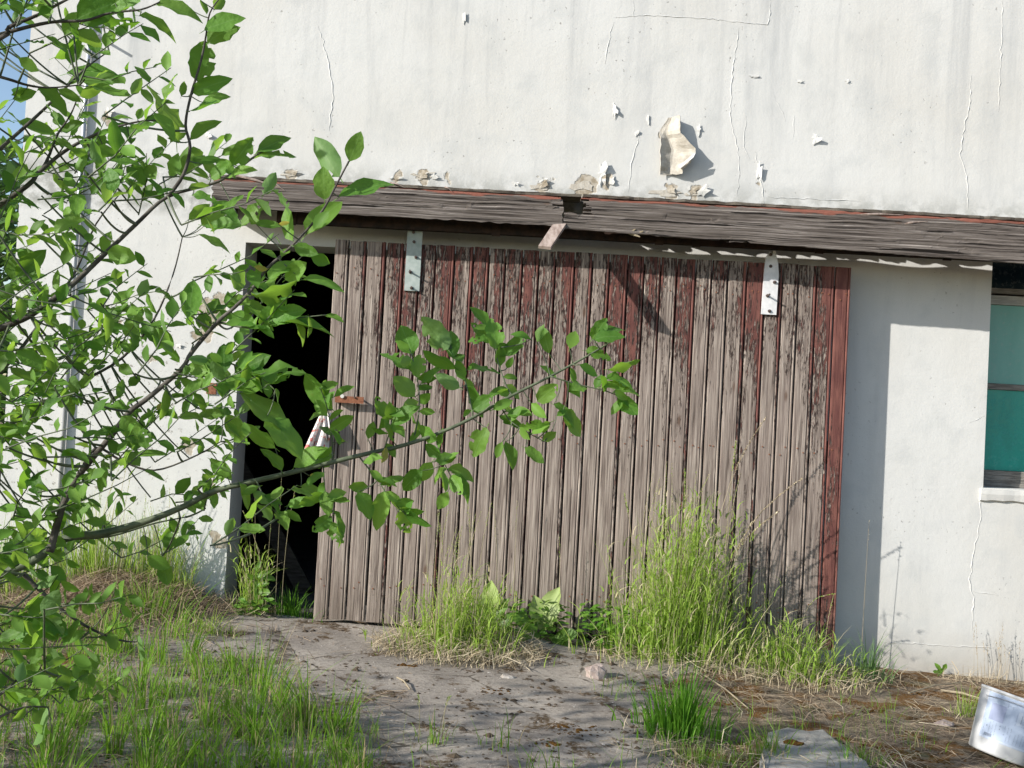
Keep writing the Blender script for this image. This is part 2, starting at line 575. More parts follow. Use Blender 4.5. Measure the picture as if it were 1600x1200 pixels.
M['lawn'] = mat_leafy('lawn_blade', (0.10, 0.235, 0.02), (0.21, 0.36, 0.04), (0.2, 0.44, 0.02), (0.33, 0.55, 0.05), None, 0.55, 0.42,
                      spec=0.3, dry=((0.38, 0.31, 0.18), 0.2))
M['darkgrass'] = mat_leafy('rank_grass_blade', (0.075, 0.205, 0.02), (0.15, 0.31, 0.03), (0.14, 0.4, 0.02), (0.24, 0.5, 0.04), None, 0.5, 0.4, spec=0.3)
M['bluegrass'] = mat_leafy('blue_green_blade', (0.10, 0.2, 0.07), (0.2, 0.31, 0.12), (0.16, 0.32, 0.08), (0.25, 0.4, 0.12), None, 0.5, 0.35, spec=0.3)
M['straw'] = mat_leafy('straw', (0.36, 0.285, 0.18), (0.62, 0.54, 0.39), (0.36, 0.27, 0.15), (0.5, 0.4, 0.26), None, 0.7, 0.2, spec=0.25)
M['brownstraw'] = mat_leafy('brown_straw', (0.22, 0.155, 0.10), (0.46, 0.36, 0.25), (0.24, 0.16, 0.09), (0.38, 0.28, 0.17), None, 0.8, 0.15, spec=0.2)
M['weed'] = mat_leafy('weed_leaf', (0.09, 0.22, 0.025), (0.18, 0.33, 0.05), (0.2, 0.42, 0.03), (0.3, 0.5, 0.06), (0.2, 0.3, 0.12), 0.45, 0.38)
M['paleweed'] = mat_leafy('pale_weed_leaf', (0.26, 0.38, 0.10), (0.36, 0.46, 0.16), (0.3, 0.45, 0.08), (0.4, 0.5, 0.12), None, 0.5, 0.3, obj=True)
M['moss'] = mat_simple('rusty_moss', (0.07, 0.035, 0.012), (0.17, 0.09, 0.025), 30, bump=0.012, bsc=220, spec=0.05)
M['stone'] = mat_simple('pinkish_stone', (0.30, 0.235, 0.21), (0.44, 0.37, 0.33), 20, bump=0.006)
M['pebble'] = mat_simple('pale_grit', (0.24, 0.21, 0.18), (0.46, 0.43, 0.39), 14, bump=0.003)
M['clod'] = mat_simple('dark_clod', (0.05, 0.037, 0.026), (0.12, 0.09, 0.06), 40, bump=0.008)
M['bucket'] = mat_simple('white_plastic', (0.50, 0.51, 0.52), (0.57, 0.58, 0.59), 4, rough=0.6, bump=0.0006, spec=0.3)
M['label'] = mat_simple('printed_label', (0.36, 0.43, 0.56), (0.41, 0.48, 0.60), 3, rough=0.6, bump=0.0002, spec=0.4)
M['label_pale'] = mat_simple('label_pale_field', (0.46, 0.52, 0.63), (0.50, 0.56, 0.66), 3, rough=0.6, bump=0.0002)
M['label_tint'] = mat_simple('label_lilac_field', (0.28, 0.32, 0.46), (0.33, 0.37, 0.50), 3, rough=0.6, bump=0.0002)
M['ink'] = mat_simple('label_ink', (0.06, 0.07, 0.10), (0.12, 0.13, 0.17), 30, rough=0.5, bump=0.0001)


def mat_pane(name, c1, c2, rough, dust):
    g = NG(name)
    p = g.obj()
    n = g.noise(g.scale(p, (5, 5, 1.6)), 1.0, 5, 0.6)
    col = g.mix(g.step(n, 0.3, 0.7), c1, c2)
    d = g.noise(p, 30, 5, 0.7)
    col = g.mix(g.step(d, 0.5, 0.8, 0, dust), col, (0.42, 0.45, 0.42))
    g.fin(col, g.step(d, 0.4, 0.8, rough, 0.55), g.bump(n, 0.004, 0.3), spec=0.5)
    return g.m


M['pane_lower'] = mat_pane('teal_glass', (0.008, 0.27, 0.22), (0.012, 0.34, 0.275), 0.12, 0.12)
M['pane_upper'] = mat_pane('dusty_teal_glass', (0.15, 0.38, 0.32), (0.2, 0.45, 0.385), 0.3, 0.45)
M['pane_top'] = mat_pane('dark_glass', (0.008, 0.02, 0.035), (0.012, 0.03, 0.045), 0.08, 0.05)


def mat_rag():
    g = NG('rag_cloth')
    p = g.obj()
    n = g.noise(p, 30, 3)
    col = g.mix(g.step(n, 0.56, 0.6), (0.72, 0.68, 0.66), (0.62, 0.2, 0.18))
    wv = g.noise(p, 500, 2)
    return g.fin(col, 0.95, g.bump(wv, 0.002, 0.6), spec=0.1)


M['rag'] = mat_rag()

# ================================================================== SETTING: ground
def axis(lo, hi, step, far):
    a = []
    x = lo
    while x <= hi + 1e-6:
        a.append(x)
        x += step
    s = step
    l, h = lo, hi
    while h < far:
        s *= 1.35
        l -= s
        h += s
        a.insert(0, l)
        a.append(h)
    return a


gx = axis(-4.2, 4.4, 0.06, 500)
gy = axis(-6.6, 0.2, 0.06, 500)
mb = MB()
vs = [(x, y, gz(x, y) - (0.25 if (-3.0 < x < 6 and 0.3 < y < 8) else 0)) for y in gy for x in gx]
nx = len(gx)
mb.add(vs, [(j * nx + i, j * nx + i + 1, (j + 1) * nx + i + 1, (j + 1) * nx + i) for j in range(len(gy) - 1) for i in range(nx - 1)])
tag(mb.build('ground', M['ground'], smooth=True), kind='structure')

# concrete apron in front of the door
AP = [(-2.0, -0.75), (-1.9, -0.02), (-1.0, 0.02), (1.6, 0.0), (1.5, -0.5), (0.75, -0.85), (0.9, -1.5), (0.75, -2.1), (0.6, -3.6), (-2.1, -3.6), (-1.9, -1.8)]


def poly_dist(x, y, poly):
    ins = False
    best = 1e9
    for i in range(len(poly)):
        x0, y0 = poly[i]
        x1, y1 = poly[(i + 1) % len(poly)]
        if (y0 > y) != (y1 > y) and x < (x1 - x0) * (y - y0) / (y1 - y0) + x0:
            ins = not ins
        dx, dy = x1 - x0, y1 - y0
        t = max(0, min(1, ((x - x0) * dx + (y - y0) * dy) / (dx * dx + dy * dy)))
        best = min(best, math.hypot(x - x0 - t * dx, y - y0 - t * dy))
    return best if ins else -best


def apron_z(x, y):
    d = poly_dist(x, y, AP) + 0.12 * fbm(x * 4, y * 4, 5) + 0.05 * fbm(x * 13, y * 13, 2)
    return gz(x, y) + max(-0.06, min(0.018, d * 0.35))


mb = MB()
ax_ = [-2.4 + 0.045 * i for i in range(97)]
ay_ = [-3.8 + 0.045 * i for i in range(85)]
vs = [(x, min(y, 0.0), apron_z(x, min(y, 0.0))) for y in ay_ for x in ax_]
nx = len(ax_)
fs = []
for j in range(len(ay_) - 1):
    for i in range(nx - 1):
        q = (j * nx + i, j * nx + i + 1, (j + 1) * nx + i + 1, (j + 1) * nx + i)
        if max(vs[k][2] - gz(vs[k][0], vs[k][1]) for k in q) > -0.05:
            fs.append(q)
mb.add(vs, fs)
tag(mb.build('concrete_apron', M['apron'], smooth=True), kind='structure')


def surf(x, y):
    return max(gz(x, y), apron_z(x, y)) if (-2.4 < x < 1.9 and -3.8 < y < 0) else gz(x, y)


# ================================================================== BUILDING
XL, XR = -3.15, 6.2
DX0, DX1, DZ = -1.715, 1.1, 2.385
WX0, WX1, WZ0, WZ1 = 2.97, 4.3, 1.10, 2.56
ZT, TH = 5.2, 0.29
shed = thing('rendered_shed', (XL, 0, -0.1), 'tall white rendered shed with peeling plaster behind the sliding door', 'shed')


def wall_mesh():
    xs = [XL, DX0, DX1, WX0, WX1, XR]
    zs = [-0.35, WZ0, DZ, WZ1, ZT]

    def hole(i, j):
        x, z = (xs[i] + xs[i + 1]) / 2, (zs[j] + zs[j + 1]) / 2
        return (DX0 < x < DX1 and z < DZ) or (WX0 < x < WX1 and WZ0 < z < WZ1)
    m = MB()
    for i in range(5):
        for j in range(4):
            if hole(i, j):
                continue
            a, b, c, d = xs[i], xs[i + 1], zs[j], zs[j + 1]
            m.add([(a, 0, c), (b, 0, c), (b, 0, d), (a, 0, d)], [(0, 1, 2, 3)])
            m.add([(a, TH, c), (b, TH, c), (b, TH, d), (a, TH, d)], [(3, 2, 1, 0)])
    # reveals of the door and the window opening
    m.add([(DX0, 0, -.35), (DX0, TH, -.35), (DX0, TH, DZ), (DX0, 0, DZ)], [(3, 2, 1, 0)])
    m.add([(DX1, 0, -.35), (DX1, TH, -.35), (DX1, TH, DZ), (DX1, 0, DZ)], [(0, 1, 2, 3)])
    m.add([(DX0, 0, DZ), (DX1, 0, DZ), (DX1, TH, DZ), (DX0, TH, DZ)], [(3, 2, 1, 0)])
    m.add([(WX0, 0, WZ0), (WX0, TH, WZ0), (WX0, TH, WZ1), (WX0, 0, WZ1)], [(3, 2, 1, 0)])
    m.add([(WX1, 0, WZ0), (WX1, TH, WZ0), (WX1, TH, WZ1), (WX1, 0, WZ1)], [(0, 1, 2, 3)])
    m.add([(WX0, 0, WZ1), (WX1, 0, WZ1), (WX1, TH, WZ1), (WX0, TH, WZ1)], [(3, 2, 1, 0)])
    m.add([(WX0, 0, WZ0), (WX1, 0, WZ0), (WX1, TH, WZ0), (WX0, TH, WZ0)], [(0, 1, 2, 3)])
    # outer left side and right side
    m.add([(XL, 0, -.35), (XL, 8, -.35), (XL, 8, ZT), (XL, 0, ZT)], [(3, 2, 1, 0)])
    m.add([(XR, 0, -.35), (XR, 8, -.35), (XR, 8, ZT), (XR, 0, ZT)], [(0, 1, 2, 3)])
    m.add([(XL, 8, -.35), (XR, 8, -.35), (XR, 8, ZT), (XL, 8, ZT)], [(3, 2, 1, 0)])
    return m


wall_mesh().build('wall', M['plaster'], shed)
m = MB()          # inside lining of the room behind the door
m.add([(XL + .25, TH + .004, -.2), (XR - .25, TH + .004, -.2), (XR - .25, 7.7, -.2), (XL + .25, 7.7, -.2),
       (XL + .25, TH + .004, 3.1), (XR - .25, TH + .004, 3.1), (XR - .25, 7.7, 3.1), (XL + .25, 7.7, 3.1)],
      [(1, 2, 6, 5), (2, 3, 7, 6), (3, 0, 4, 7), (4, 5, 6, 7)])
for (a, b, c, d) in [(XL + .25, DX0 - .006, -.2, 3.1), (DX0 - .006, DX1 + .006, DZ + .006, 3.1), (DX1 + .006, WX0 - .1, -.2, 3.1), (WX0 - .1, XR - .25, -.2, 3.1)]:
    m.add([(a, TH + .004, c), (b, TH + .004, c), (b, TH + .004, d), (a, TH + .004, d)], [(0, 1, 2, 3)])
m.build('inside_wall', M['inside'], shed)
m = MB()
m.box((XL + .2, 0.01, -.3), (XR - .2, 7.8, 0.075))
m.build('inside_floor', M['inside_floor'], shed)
m = MB()
m.box((XL, 0.0, ZT + .002), (XR, 8, ZT + .15))
m.build('roof', M['cover'], shed)

# ---- window at the right
win = MB()
yb, yf = 0.235, 0.175
win.box((WX0, yf, WZ0 + .002), (WX1, yb, WZ0 + 0.03))
wfr = win.build('window', M['greywood'], shed)


def wbox(name, x0, z0, x1, z1, y0, y1, mat, parent=None):
    m_ = MB()
    m_.box((x0, y0, z0), (x1, y1, z1))
    o = m_.build(name, M[mat], shed)
    if parent:
        o.parent = parent
    return o


def zwin(v):
    return P(1570, v, 0.175).z


wbox('bottom_rail', WX0 + .001, zwin(757), WX1 - .001, zwin(736), yf + .005, yb - .002, 'greywood', wfr)
wbox('glazing_bar', WX0 + .001, zwin(609), WX1 - .001, zwin(600), yf + .008, yb - .002, 'greywood', wfr)
wbox('transom', WX0 + .001, zwin(476), WX1 - .001, zwin(462), yf + .004, yb - .002, 'framewood', wfr)
wbox('transom', WX0 + .001, zwin(459), WX1 - .001, zwin(451), yf - .01, yb - .002, 'greywood', wfr)
wbox('mullion', 3.55, zwin(735.5), 3.60, zwin(609.5), yf + .006, yb - .004, 'greywood', wfr)
wbox('mullion', 3.55, zwin(599.5), 3.60, zwin(476.5), yf + .006, yb - .004, 'framewood', wfr)
for xa, xb in ((WX0 + .002, 3.549), (3.601, WX1 - .002)):
    wbox('pane', xa, zwin(735.6), xb, zwin(609.6), yf + .022, yf + .028, 'pane_lower', wfr)
    wbox('pane', xa, zwin(599.6), xb, zwin(476.6), yf + .022, yf + .028, 'pane_upper', wfr)
wbox('pane', WX0 + .002, zwin(450.5), WX1 - .002, WZ1 - .002, yf + .022, yf + .028, 'pane_top', wfr)
# crumbling plaster sill
m = MB()
n = 40
top, bot = [], []
for i in range(n + 1):
    x = WX0 - 0.02 + (WX1 - WX0 + 0.06) * i / n
    a = 0.022 + 0.01 * fbm(x * 9, 1, 2)
    zt = WZ0 - 0.006 + 0.004 * fbm(x * 12, 4, 1)
    zb = WZ0 - 0.085 + 0.018 * fbm(x * 10, 7, 3)
    m.v += [(x, 0.09, zt + .004), (x, -a, zt), (x, -a * 1.1, zt - .03), (x, -a * 0.8, zb + .01), (x, 0.0, zb)]
for i in range(n):
    for k in range(4):
        m.f.append((i * 5 + k, i * 5 + k + 1, (i + 1) * 5 + k + 1, (i + 1) * 5 + k))
m.f.append((0, 1, 2, 3, 4))
o = m.build('window_sill', M['plaster'], shed)

# ---- loose plaster: curled flakes and cracks
def solid(o, th, off=-1.0):
    md = o.modifiers.new('thickness', 'SOLIDIFY')
    md.thickness = th
    md.offset = off
    return o


def flake_poly(pts, mat='back_plaster', th=0.005, name='plaster_flake'):
    """pts: (u, v, lift from the wall)"""
    m_ = MB()
    c = Vector((0, 0, 0))
    vv = []
    for (u, v, l) in pts:
        q = P(u, v, 0)
        vv.append(Vector((q.x, -l, q.z)))
        c += vv[-1]
    c /= len(vv)
    m_.add([c] + vv, [(0, 1 + i, 1 + (i + 1) % len(vv)) for i in range(len(vv))])
    return solid(m_.build(name, M[mat], shed), th, 0)


def big_flake():
    """large curled sheet of plaster standing off the wall"""
    m_ = MB()
    na, nb = 12, 16
    keep = {}
    for b_ in range(nb + 1):
        t = b_ / nb
        v = 184 + 90 * t
        left = 1030 + (14 * (1 - t / .25) if t < .25 else 0) + 3 * fbm(t * 9, 3)
        right = 1060 + (24 * (t - .3) / .3 if .3 < t < .6 else (24 if t >= .6 else 0)) - (55 * (t - .65) if t > .65 else 0) + 6 * fbm(t * 8, 7)
        for a_ in range(na + 1):
            k = a_ / na
            q = P(left + (right - left) * k, v + 6 * k * fbm(k * 3, t * 4, 3), 0)
            lr = .045 * max(0, min(1, (t - .22) / .2)) * (1 if t < .9 else .5)
            if k < .38:
                lift = .006 + lr * (1 - k / .38)
            else:
                lift = .006 + .06 * ((k - .38) / .62) * (.5 + .6 * math.sin(math.pi * min(1, t * .8 + .15)))
            lift += .006 * fbm(k * 4, t * 6, 1)
            m_.v.append(Vector((q.x, -max(.003, lift), q.z)))
    for b_ in range(nb):
        for a_ in range(na):
            m_.f.append((b_ * (na + 1) + a_, (b_ + 1) * (na + 1) + a_, (b_ + 1) * (na + 1) + a_ + 1, b_ * (na + 1) + a_ + 1))
    solid(m_.build('plaster_flake', M['back_plaster'], shed), .004, 0)


big_flake()
flake_poly([(1057, 262, .05), (1068, 256, .06), (1079, 246, .07), (1084, 243, .078), (1080, 251, .08), (1070, 259, .07), (1060, 267, .06)], 'plaster', .003)


def flake(u, v, w_, h_, lift, lean=0.3, mat='plaster'):
    pts = []
    n_ = 13
    for i in range(n_):
        a = 2 * math.pi * i / n_ + random.uniform(-.2, .2)
        r = random.choice((random.uniform(.45, .8), random.uniform(.9, 1.3)))
        du, dv = math.cos(a) * w_ / 2 * r, math.sin(a) * h_ / 2 * r
        k = max(0, min(1, .5 + du / w_ * .9 - dv / h_ * lean))
        pts.append((u + du, v + dv, .002 + lift * .6 * k * k + random.uniform(0, .12) * lift))
    return flake_poly(pts, mat, .0018)


for (u, v, w_, h_, l) in [(660, 273, 26, 15, .03), (618, 277, 22, 9, .02), (678, 276, 16, 8, .03), (806, 287, 12, 7, .02), (848, 288, 24, 18, .035), (941, 270, 16, 40, .04),
                          (955, 281, 12, 16, .03), (1048, 297, 16, 14, .03), (1098, 299, 18, 20, .04), (1082, 298, 20, 12, .02),
                          (960, 173, 9, 24, .03), (1012, 187, 5, 16, .015), (995, 208, 10, 10, .018), (1091, 203, 8, 18, .02), (1274, 217, 14, 18, .035),
                          (1249, 127, 9, 5, .015), (1324, 127, 7, 6, .015), (1178, 119, 16, 5, .012), (455, 270, 26, 8, .025), (172, 176, 20, 18, .06), (326, 212, 16, 12, .05),
                          (725, 27, 5, 22, .015), (1186, 268, 8, 28, .03), (300, 470, 10, 8, .02), (210, 490, 12, 8, .02), (280, 540, 9, 7, .02)]:
    flake(u, v, w_, h_, l)
for (u, v, w_, h_) in [(664, 275, 40, 12), (912, 290, 38, 17), (845, 292, 32, 12), (1040, 301, 44, 14), (1085, 302, 30, 12), (455, 273, 34, 7)]:
    flake(u, v, w_, h_, .004, 0.1, 'back_plaster')


def crack(pts, wd=0.005, ht=0.0028):
    q = []
    for i in range(len(pts) - 1):
        (u0, v0), (u1, v1) = pts[i], pts[i + 1]
        k = max(2, int(math.hypot(u1 - u0, v1 - v0) / 6))
        for j in range(k):
            t = j / k
            q.append((u0 + (u1 - u0) * t, v0 + (v1 - v0) * t))
    q.append(pts[-1])
    m_ = MB()
    for i, (u, v) in enumerate(q):
        p = P(u, v) + Vector((random.gauss(0, .0035), 0, random.gauss(0, .0025)))
        a = P(*q[max(0, i - 1)])
        b = P(*q[min(len(q) - 1, i + 1)])
        t = (b - a).normalized()
        s = Vector((t.z, 0, -t.x))
        if s.x < 0:
            s = -s
        if abs(t.x) > abs(t.z):
            s = Vector((0, 0, -1))
        f = random.uniform(.4, 1.25) * min(1, 0.25 + min(i, len(q) - 1 - i) / 4)
        m_.v += [p - s * wd * f + Vector((0, -.0006, 0)), p - s * wd * .3 * f + Vector((0, -ht * .7 * f, 0)), p + Vector((0, -ht * f - .0005, 0)), p + s * 0.0012 + Vector((0, -.0006, 0))]
    for i in range(len(q) - 1):
        for k in range(3):
            m_.f.append((i * 4 + k, i * 4 + k + 1, (i + 1) * 4 + k + 1, (i + 1) * 4 + k))
    m_.build('plaster_crack', M['plaster'], shed)


for c in [[(1155, 42), (1148, 90), (1143, 120), (1141, 185), (1152, 232), (1155, 270), (1152, 305)],
          [(960, 28), (1010, 24), (1100, 29), (1170, 36), (1200, 38), (1204, 20), (1204, 0)],
          [(1180, 235), (1185, 262), (1191, 290), (1195, 322)], [(1566, 0), (1565, 60), (1562, 130), (1560, 175)],
          [(1517, 118), (1515, 170), (1504, 210), (1500, 240), (1511, 275), (1512, 330)],
          [(1531, 768), (1534, 800), (1524, 850), (1514, 905), (1521, 940), (1519, 985)],
          [(497, 40), (513, 95), (521, 150), (515, 205)], [(1001, 205), (986, 255), (983, 300)], [(1375, 1003), (1450, 1007), (1490, 1010), (1555, 1012)],
          [(1200, 308), (1280, 312), (1345, 314)], [(990, 0), (990, 28)], [(1240, 180), (1240, 215)], [(1522, 925), (1560, 930)], [(330, 440), (300, 480), (325, 530)],
          [(1210, 150), (1222, 175), (1226, 190)], [(1540, 650), (1528, 655), (1515, 660)], [(960, 35), (950, 70), (945, 100)], [(1165, 180), (1163, 230), (1170, 250)]]:
    crack(c)

# peg in the wall, upper left
m = MB()
a = P(158, 60)
m.tube([a, a + Vector((0.02, -.10, -.005))], .009, 8)
m.build('wall_peg', M['zinc'], shed)
# hinge stub left of the opening
m = MB()
a = P(331, 607)
m.box((a.x - .03, -.012, a.z - .035), (a.x + .03, 0.002, a.z + .035))
m.build('iron_plate', M['rust'], shed)
# board above the window
a, b = P(1557, 341, -.05), P(1557, 353, -.05)
m = MB()
m.box((a.x, -.05, b.z), (4.4, 0.0, a.z))
m.build('ledge_board', M['olive'], shed)

# ================================================================== CONDUIT
xp = P(124, 340).x
cp = thing('metal_downpipe', (xp, -.03, -.05), 'thin grey metal pipe running up the white wall at far left', 'pipe')
m = MB()
m.tube([(xp, -.021, -.05), (xp, -.021, 5.1)], .014, 10)
m.build('pipe', M['zinc'], cp, smooth=True)
for zz in (0.5, 1.7, 2.9, 4.1):
    m = MB()
    m.tube([(xp, -.021, zz), (xp, -.021, zz + .02)], .018, 10)
    m.box((xp - .035, -.012, zz), (xp + .035, 0, zz + .02))
    m.build('clamp', M['zinc'], cp)

# ================================================================== SLIDING DOOR
DL, DR, DT, DB = -1.125, 2.035, 2.405, 0.105
YF = -0.18
door = thing('sliding_door', (DL, YF, DB), 'wide sliding door of weathered vertical boards with peeling red paint', 'door')
N = 30
ws = [random.uniform(.9, 1.1) for _ in range(N)]
ws[0], ws[1], ws[2] = 0.86, 1.0, 1.1
sc_ = (DR - DL) / sum(ws)
x = DL
for i in range(N):
    wd = ws[i] * sc_
    gap = 0.006 if i != 3 else 0.011
    prof = [(gap * .5, 0.024), (gap * .5, .007), (gap * .5 + .004, .001), (gap * .5 + .012, 0), (wd - .026, 0), (wd - .0235, .007), (wd - .021, .007), (wd - .018, .000),
            (wd - .013, -.003), (wd - .008, -.001), (wd - .005, .006), (wd - .0045, .024)]
    segs = 9
    zb = DB + random.uniform(-.006, .006) + (-.02 * (i - 6) / 24 if i > 6 else 0)
    if i >= 4 and i < 8:
        zb -= 0.008
    zt = DT + random.uniform(-.004, .004)
    wob = random.uniform(0, 50)
    m = MB()
    k = len(prof)
    for j in range(segs + 1):
        z_ = zb + (zt - zb) * j / segs
        sx = .0016 * fbm(z_ * 1.3, wob)
        sy = .003 * fbm(z_ * 0.9, wob + 7)
        for (px, py) in prof:
            m.v.append((x + px + sx, YF + py + sy, z_ + (.004 * fbm(px * 60, wob) if j in (0, segs) else 0)))
    for j in range(segs):
        for q in range(k - 1):
            m.f.append((j * k + q, j * k + q + 1, (j + 1) * k + q + 1, (j + 1) * k + q))
        m.f.append((j * k + k - 1, j * k, (j + 1) * k, (j + 1) * k + k - 1))
    m.f.append(tuple(range(k)))
    m.f.append(tuple(reversed(range(segs * k, segs * k + k))))
    o = m.build('plank', M['plank'], door, origin=(x, YF, DB))
    pt = random.uniform(-.045, .015)
    if i < 3:
        pt = -.075
    if i == N - 1:
        pt = 0.22
    if i == N - 2:
        pt = .05
    if i in (6, 11, 17, 24):
        pt = .025
    o['paint'] = pt
    if i == N - 1:
        o['label'] = 'edge board still covered in red paint'
    x += wd
for zz in (0.25, 1.2, 2.15):
    m = MB()
    m.box((DL + .02, YF + .025, zz), (DR - .02, YF + .06, zz + .14))
    m.build('ledger', M['darkwood'], door)
# nail heads, two to a board at each ledger
m = MB()
x = DL
for i in range(N):
    wd = ws[i] * sc_
    for zz in (0.32, 1.27, 2.22):
        for fx in (.3, .62):
            if random.random() < .8:
                cx, cz = x + wd * fx + random.uniform(-.006, .006), zz + random.uniform(-.03, .03)
                m.tube([(cx, YF + .002, cz), (cx, YF - .004, cz)], .0042, 6)
    x += wd
m.build('nails', M['rust'], door)['kind'] = 'stuff'

# hanger straps with their bolts
def strap(name, ul, vt, ur, vb, mat, bolts, lab, shape=0):
    a, b = P(ul, vt, YF - .02), P(ur, vb, YF - .02)
    cx = (a.x + b.x) / 2
    wd = .046 if shape == 0 else .046
    m_ = MB()
    y0, y1 = YF - .014, YF - .0035
    if shape == 0:
        pr = [(-wd, b.z), (wd, b.z), (wd, a.z), (-wd, a.z)]
    else:
        pr = [(-wd, b.z), (wd, b.z), (wd + .003, b.z + .25), (wd - .004, a.z - .08), (wd - .025, a.z), (.01, a.z - .004), (.004, a.z - .03), (-.012, a.z - .012), (-wd + .012, a.z - .05), (-wd + .006, a.z - .12)]
    k_ = len(pr)
    m_.add([(cx + px, y0, z_) for px, z_ in pr] + [(cx + px, y1, z_) for px, z_ in pr],
           [tuple(range(k_)), tuple(reversed(range(k_, 2 * k_)))] + [((i + 1) % k_, i, k_ + i, k_ + (i + 1) % k_) for i in range(k_)])
    st = m_.build(name, M[mat], door)
    if lab:
        st['label'] = lab
    for (u, v, ln) in bolts:
        q = P(u, v, y0)
        m_ = MB()
        m_.tube([(q.x, y0 + .001, q.z), (q.x, y0 - .006, q.z)], .0105, 6)
        m_.tube([(q.x, y0 - .005, q.z), (q.x + .002, y0 - ln, q.z + .003)], .0055, 8)
        o_ = m_.build('bolt', M['bolt'], door)
        o_.parent = st


strap('hanger_strap', 635, 352, 657, 455, 'grey_plate', [(646, 363, .006), (647, 378, .008), (650, 402, .015), (641, 425, .045), (643, 450, .03)], 'grey green steel hanger strap')
strap('hanger_strap', 1193, 389, 1215, 492, 'white_plate', [(1204, 398, .004), (1204, 416, .008), (1210, 441, .02), (1199, 462, .05), (1202, 486, .01)], 'white painted steel hanger strap', 1)
# rusty hasp
a, b = P(524, 615, YF - .045), P(568, 631, YF - .045)
m = MB()
m.box((a.x, YF - .05, b.z), (b.x, YF - .044, a.z - .012))
m.box((a.x, YF - .044, b.z), (a.x + .012, YF - .004, a.z - .012))
m.tube([(b.x - .02, YF - .044, (a.z + b.z) / 2), (b.x - .02, YF - .002, (a.z + b.z) / 2)], .006, 8)
hs = m.build('hasp', M['rust'], door)
for (u, v, mt, r) in ((535, 619, 'bright_bolt', .012), (554, 621, 'bolt', .005)):
    q = P(u, v, YF - .05)
    m = MB()
    m.tube([(q.x, YF - .049, q.z), (q.x, YF - .06, q.z)], r, 10)
    o = m.build('bolt', M[mt], door)
    o.parent = hs

# ================================================================== CANOPY AND TRACK
YB = -0.36
BX0, BXM, BX1 = P(335, 300, YB).x, P(880, 330, YB).x, 4.6
ZTOP = 2.69
can = thing('door_track_canopy', (BX0, YB, 2.45), 'long weathered grey timber canopy over the sliding door track', 'canopy')


def board(x0, x1, ztop, zbot, name, seed, notch=None, split=None):
    st = .016
    n_ = int((x1 - x0) / st)
    rows = 24
    rs = random.Random(int(seed * 10))
    sps = [(rs.uniform(x0, x1 - .2), rs.uniform(.25, 1.1), rs.uniform(.12, .9), rs.uniform(-.12, .12)) for _ in range(int((x1 - x0) * 2.6))]
    m_ = MB()
    for i in range(n_ + 1):
        x_ = x0 + (x1 - x0) * i / n_
        t_ = ztop(x_) + .004 * fbm(x_ * 2, seed) + .004 * fbm(x_ * 22, seed + 3)
        b_ = zbot(x_) + .005 * fbm(x_ * 1.4, seed + 9) + .005 * fbm(x_ * 19, seed + 5)
        for r in range(rows + 1):
            k_ = r / rows
            z_ = b_ + (t_ - b_) * k_
            y_ = YB + .0012 * fbm(x_ * 1.1, z_ * 42, seed) + .001 * fbm(x_ * 5, z_ * 110, seed + 2) - .005 * math.sin(math.pi * k_)
            if split:
                zc = b_ + (t_ - b_) * (.47 + .12 * fbm(x_ * 2.1, seed + 20))
                if split[0] < x_ < split[1] and abs(z_ - zc) < .008:
                    y_ += .04
            for (s0, sl_, sk, sg) in sps:
                if s0 < x_ < s0 + sl_:
                    kc = sk + sg * (x_ - s0) / sl_ + .03 * fbm(x_ * 4, sk * 9)
                    if abs(k_ - kc) < .024:
                        y_ += .022
            xx = x_
            if i == 0 or i == n_:
                xx += .02 * fbm(z_ * 45, seed, 4)
            m_.v.append((xx, y_, z_))
    for i in range(n_):
        for r in range(rows):
            if notch and notch(x0 + (x1 - x0) * (i + .5) / n_, r):
                continue
            m_.f.append((i * (rows + 1) + r, (i + 1) * (rows + 1) + r, (i + 1) * (rows + 1) + r + 1, i * (rows + 1) + r + 1))
    o_ = m_.build(name, M['beam'], can, origin=(x0, YB, 2.5))
    o_.location = (x0 - BX0, 0, 0.05)
    md = solid(o_, .035, 1.0)
    return o_


board(BX0, BXM - .004, lambda x: ZTOP, lambda x: 2.528, 'beam', 1.0,
      notch=lambda x, r: (x > BXM - .05 + .05 * fbm(r * 1.3, 2) and r in (14, 15, 16)) or (x > BXM - .025 + .02 * fbm(r * 2.1, 5) and r > 18))
NX = P(917, 330, YB).x
board(BXM + .004, BX1, lambda x: ZTOP + .004, lambda x: 2.512 - .022 * min(3, x - BXM), 'beam', 14.0,
      notch=lambda x, r: r >= 12 and x < NX + .07 * fbm(r * .9, 8.3) + (.05 if r == 12 else 0),
      split=(NX - .05, NX + .75))
# cover boards on top; daylight comes through the gap between them on the right


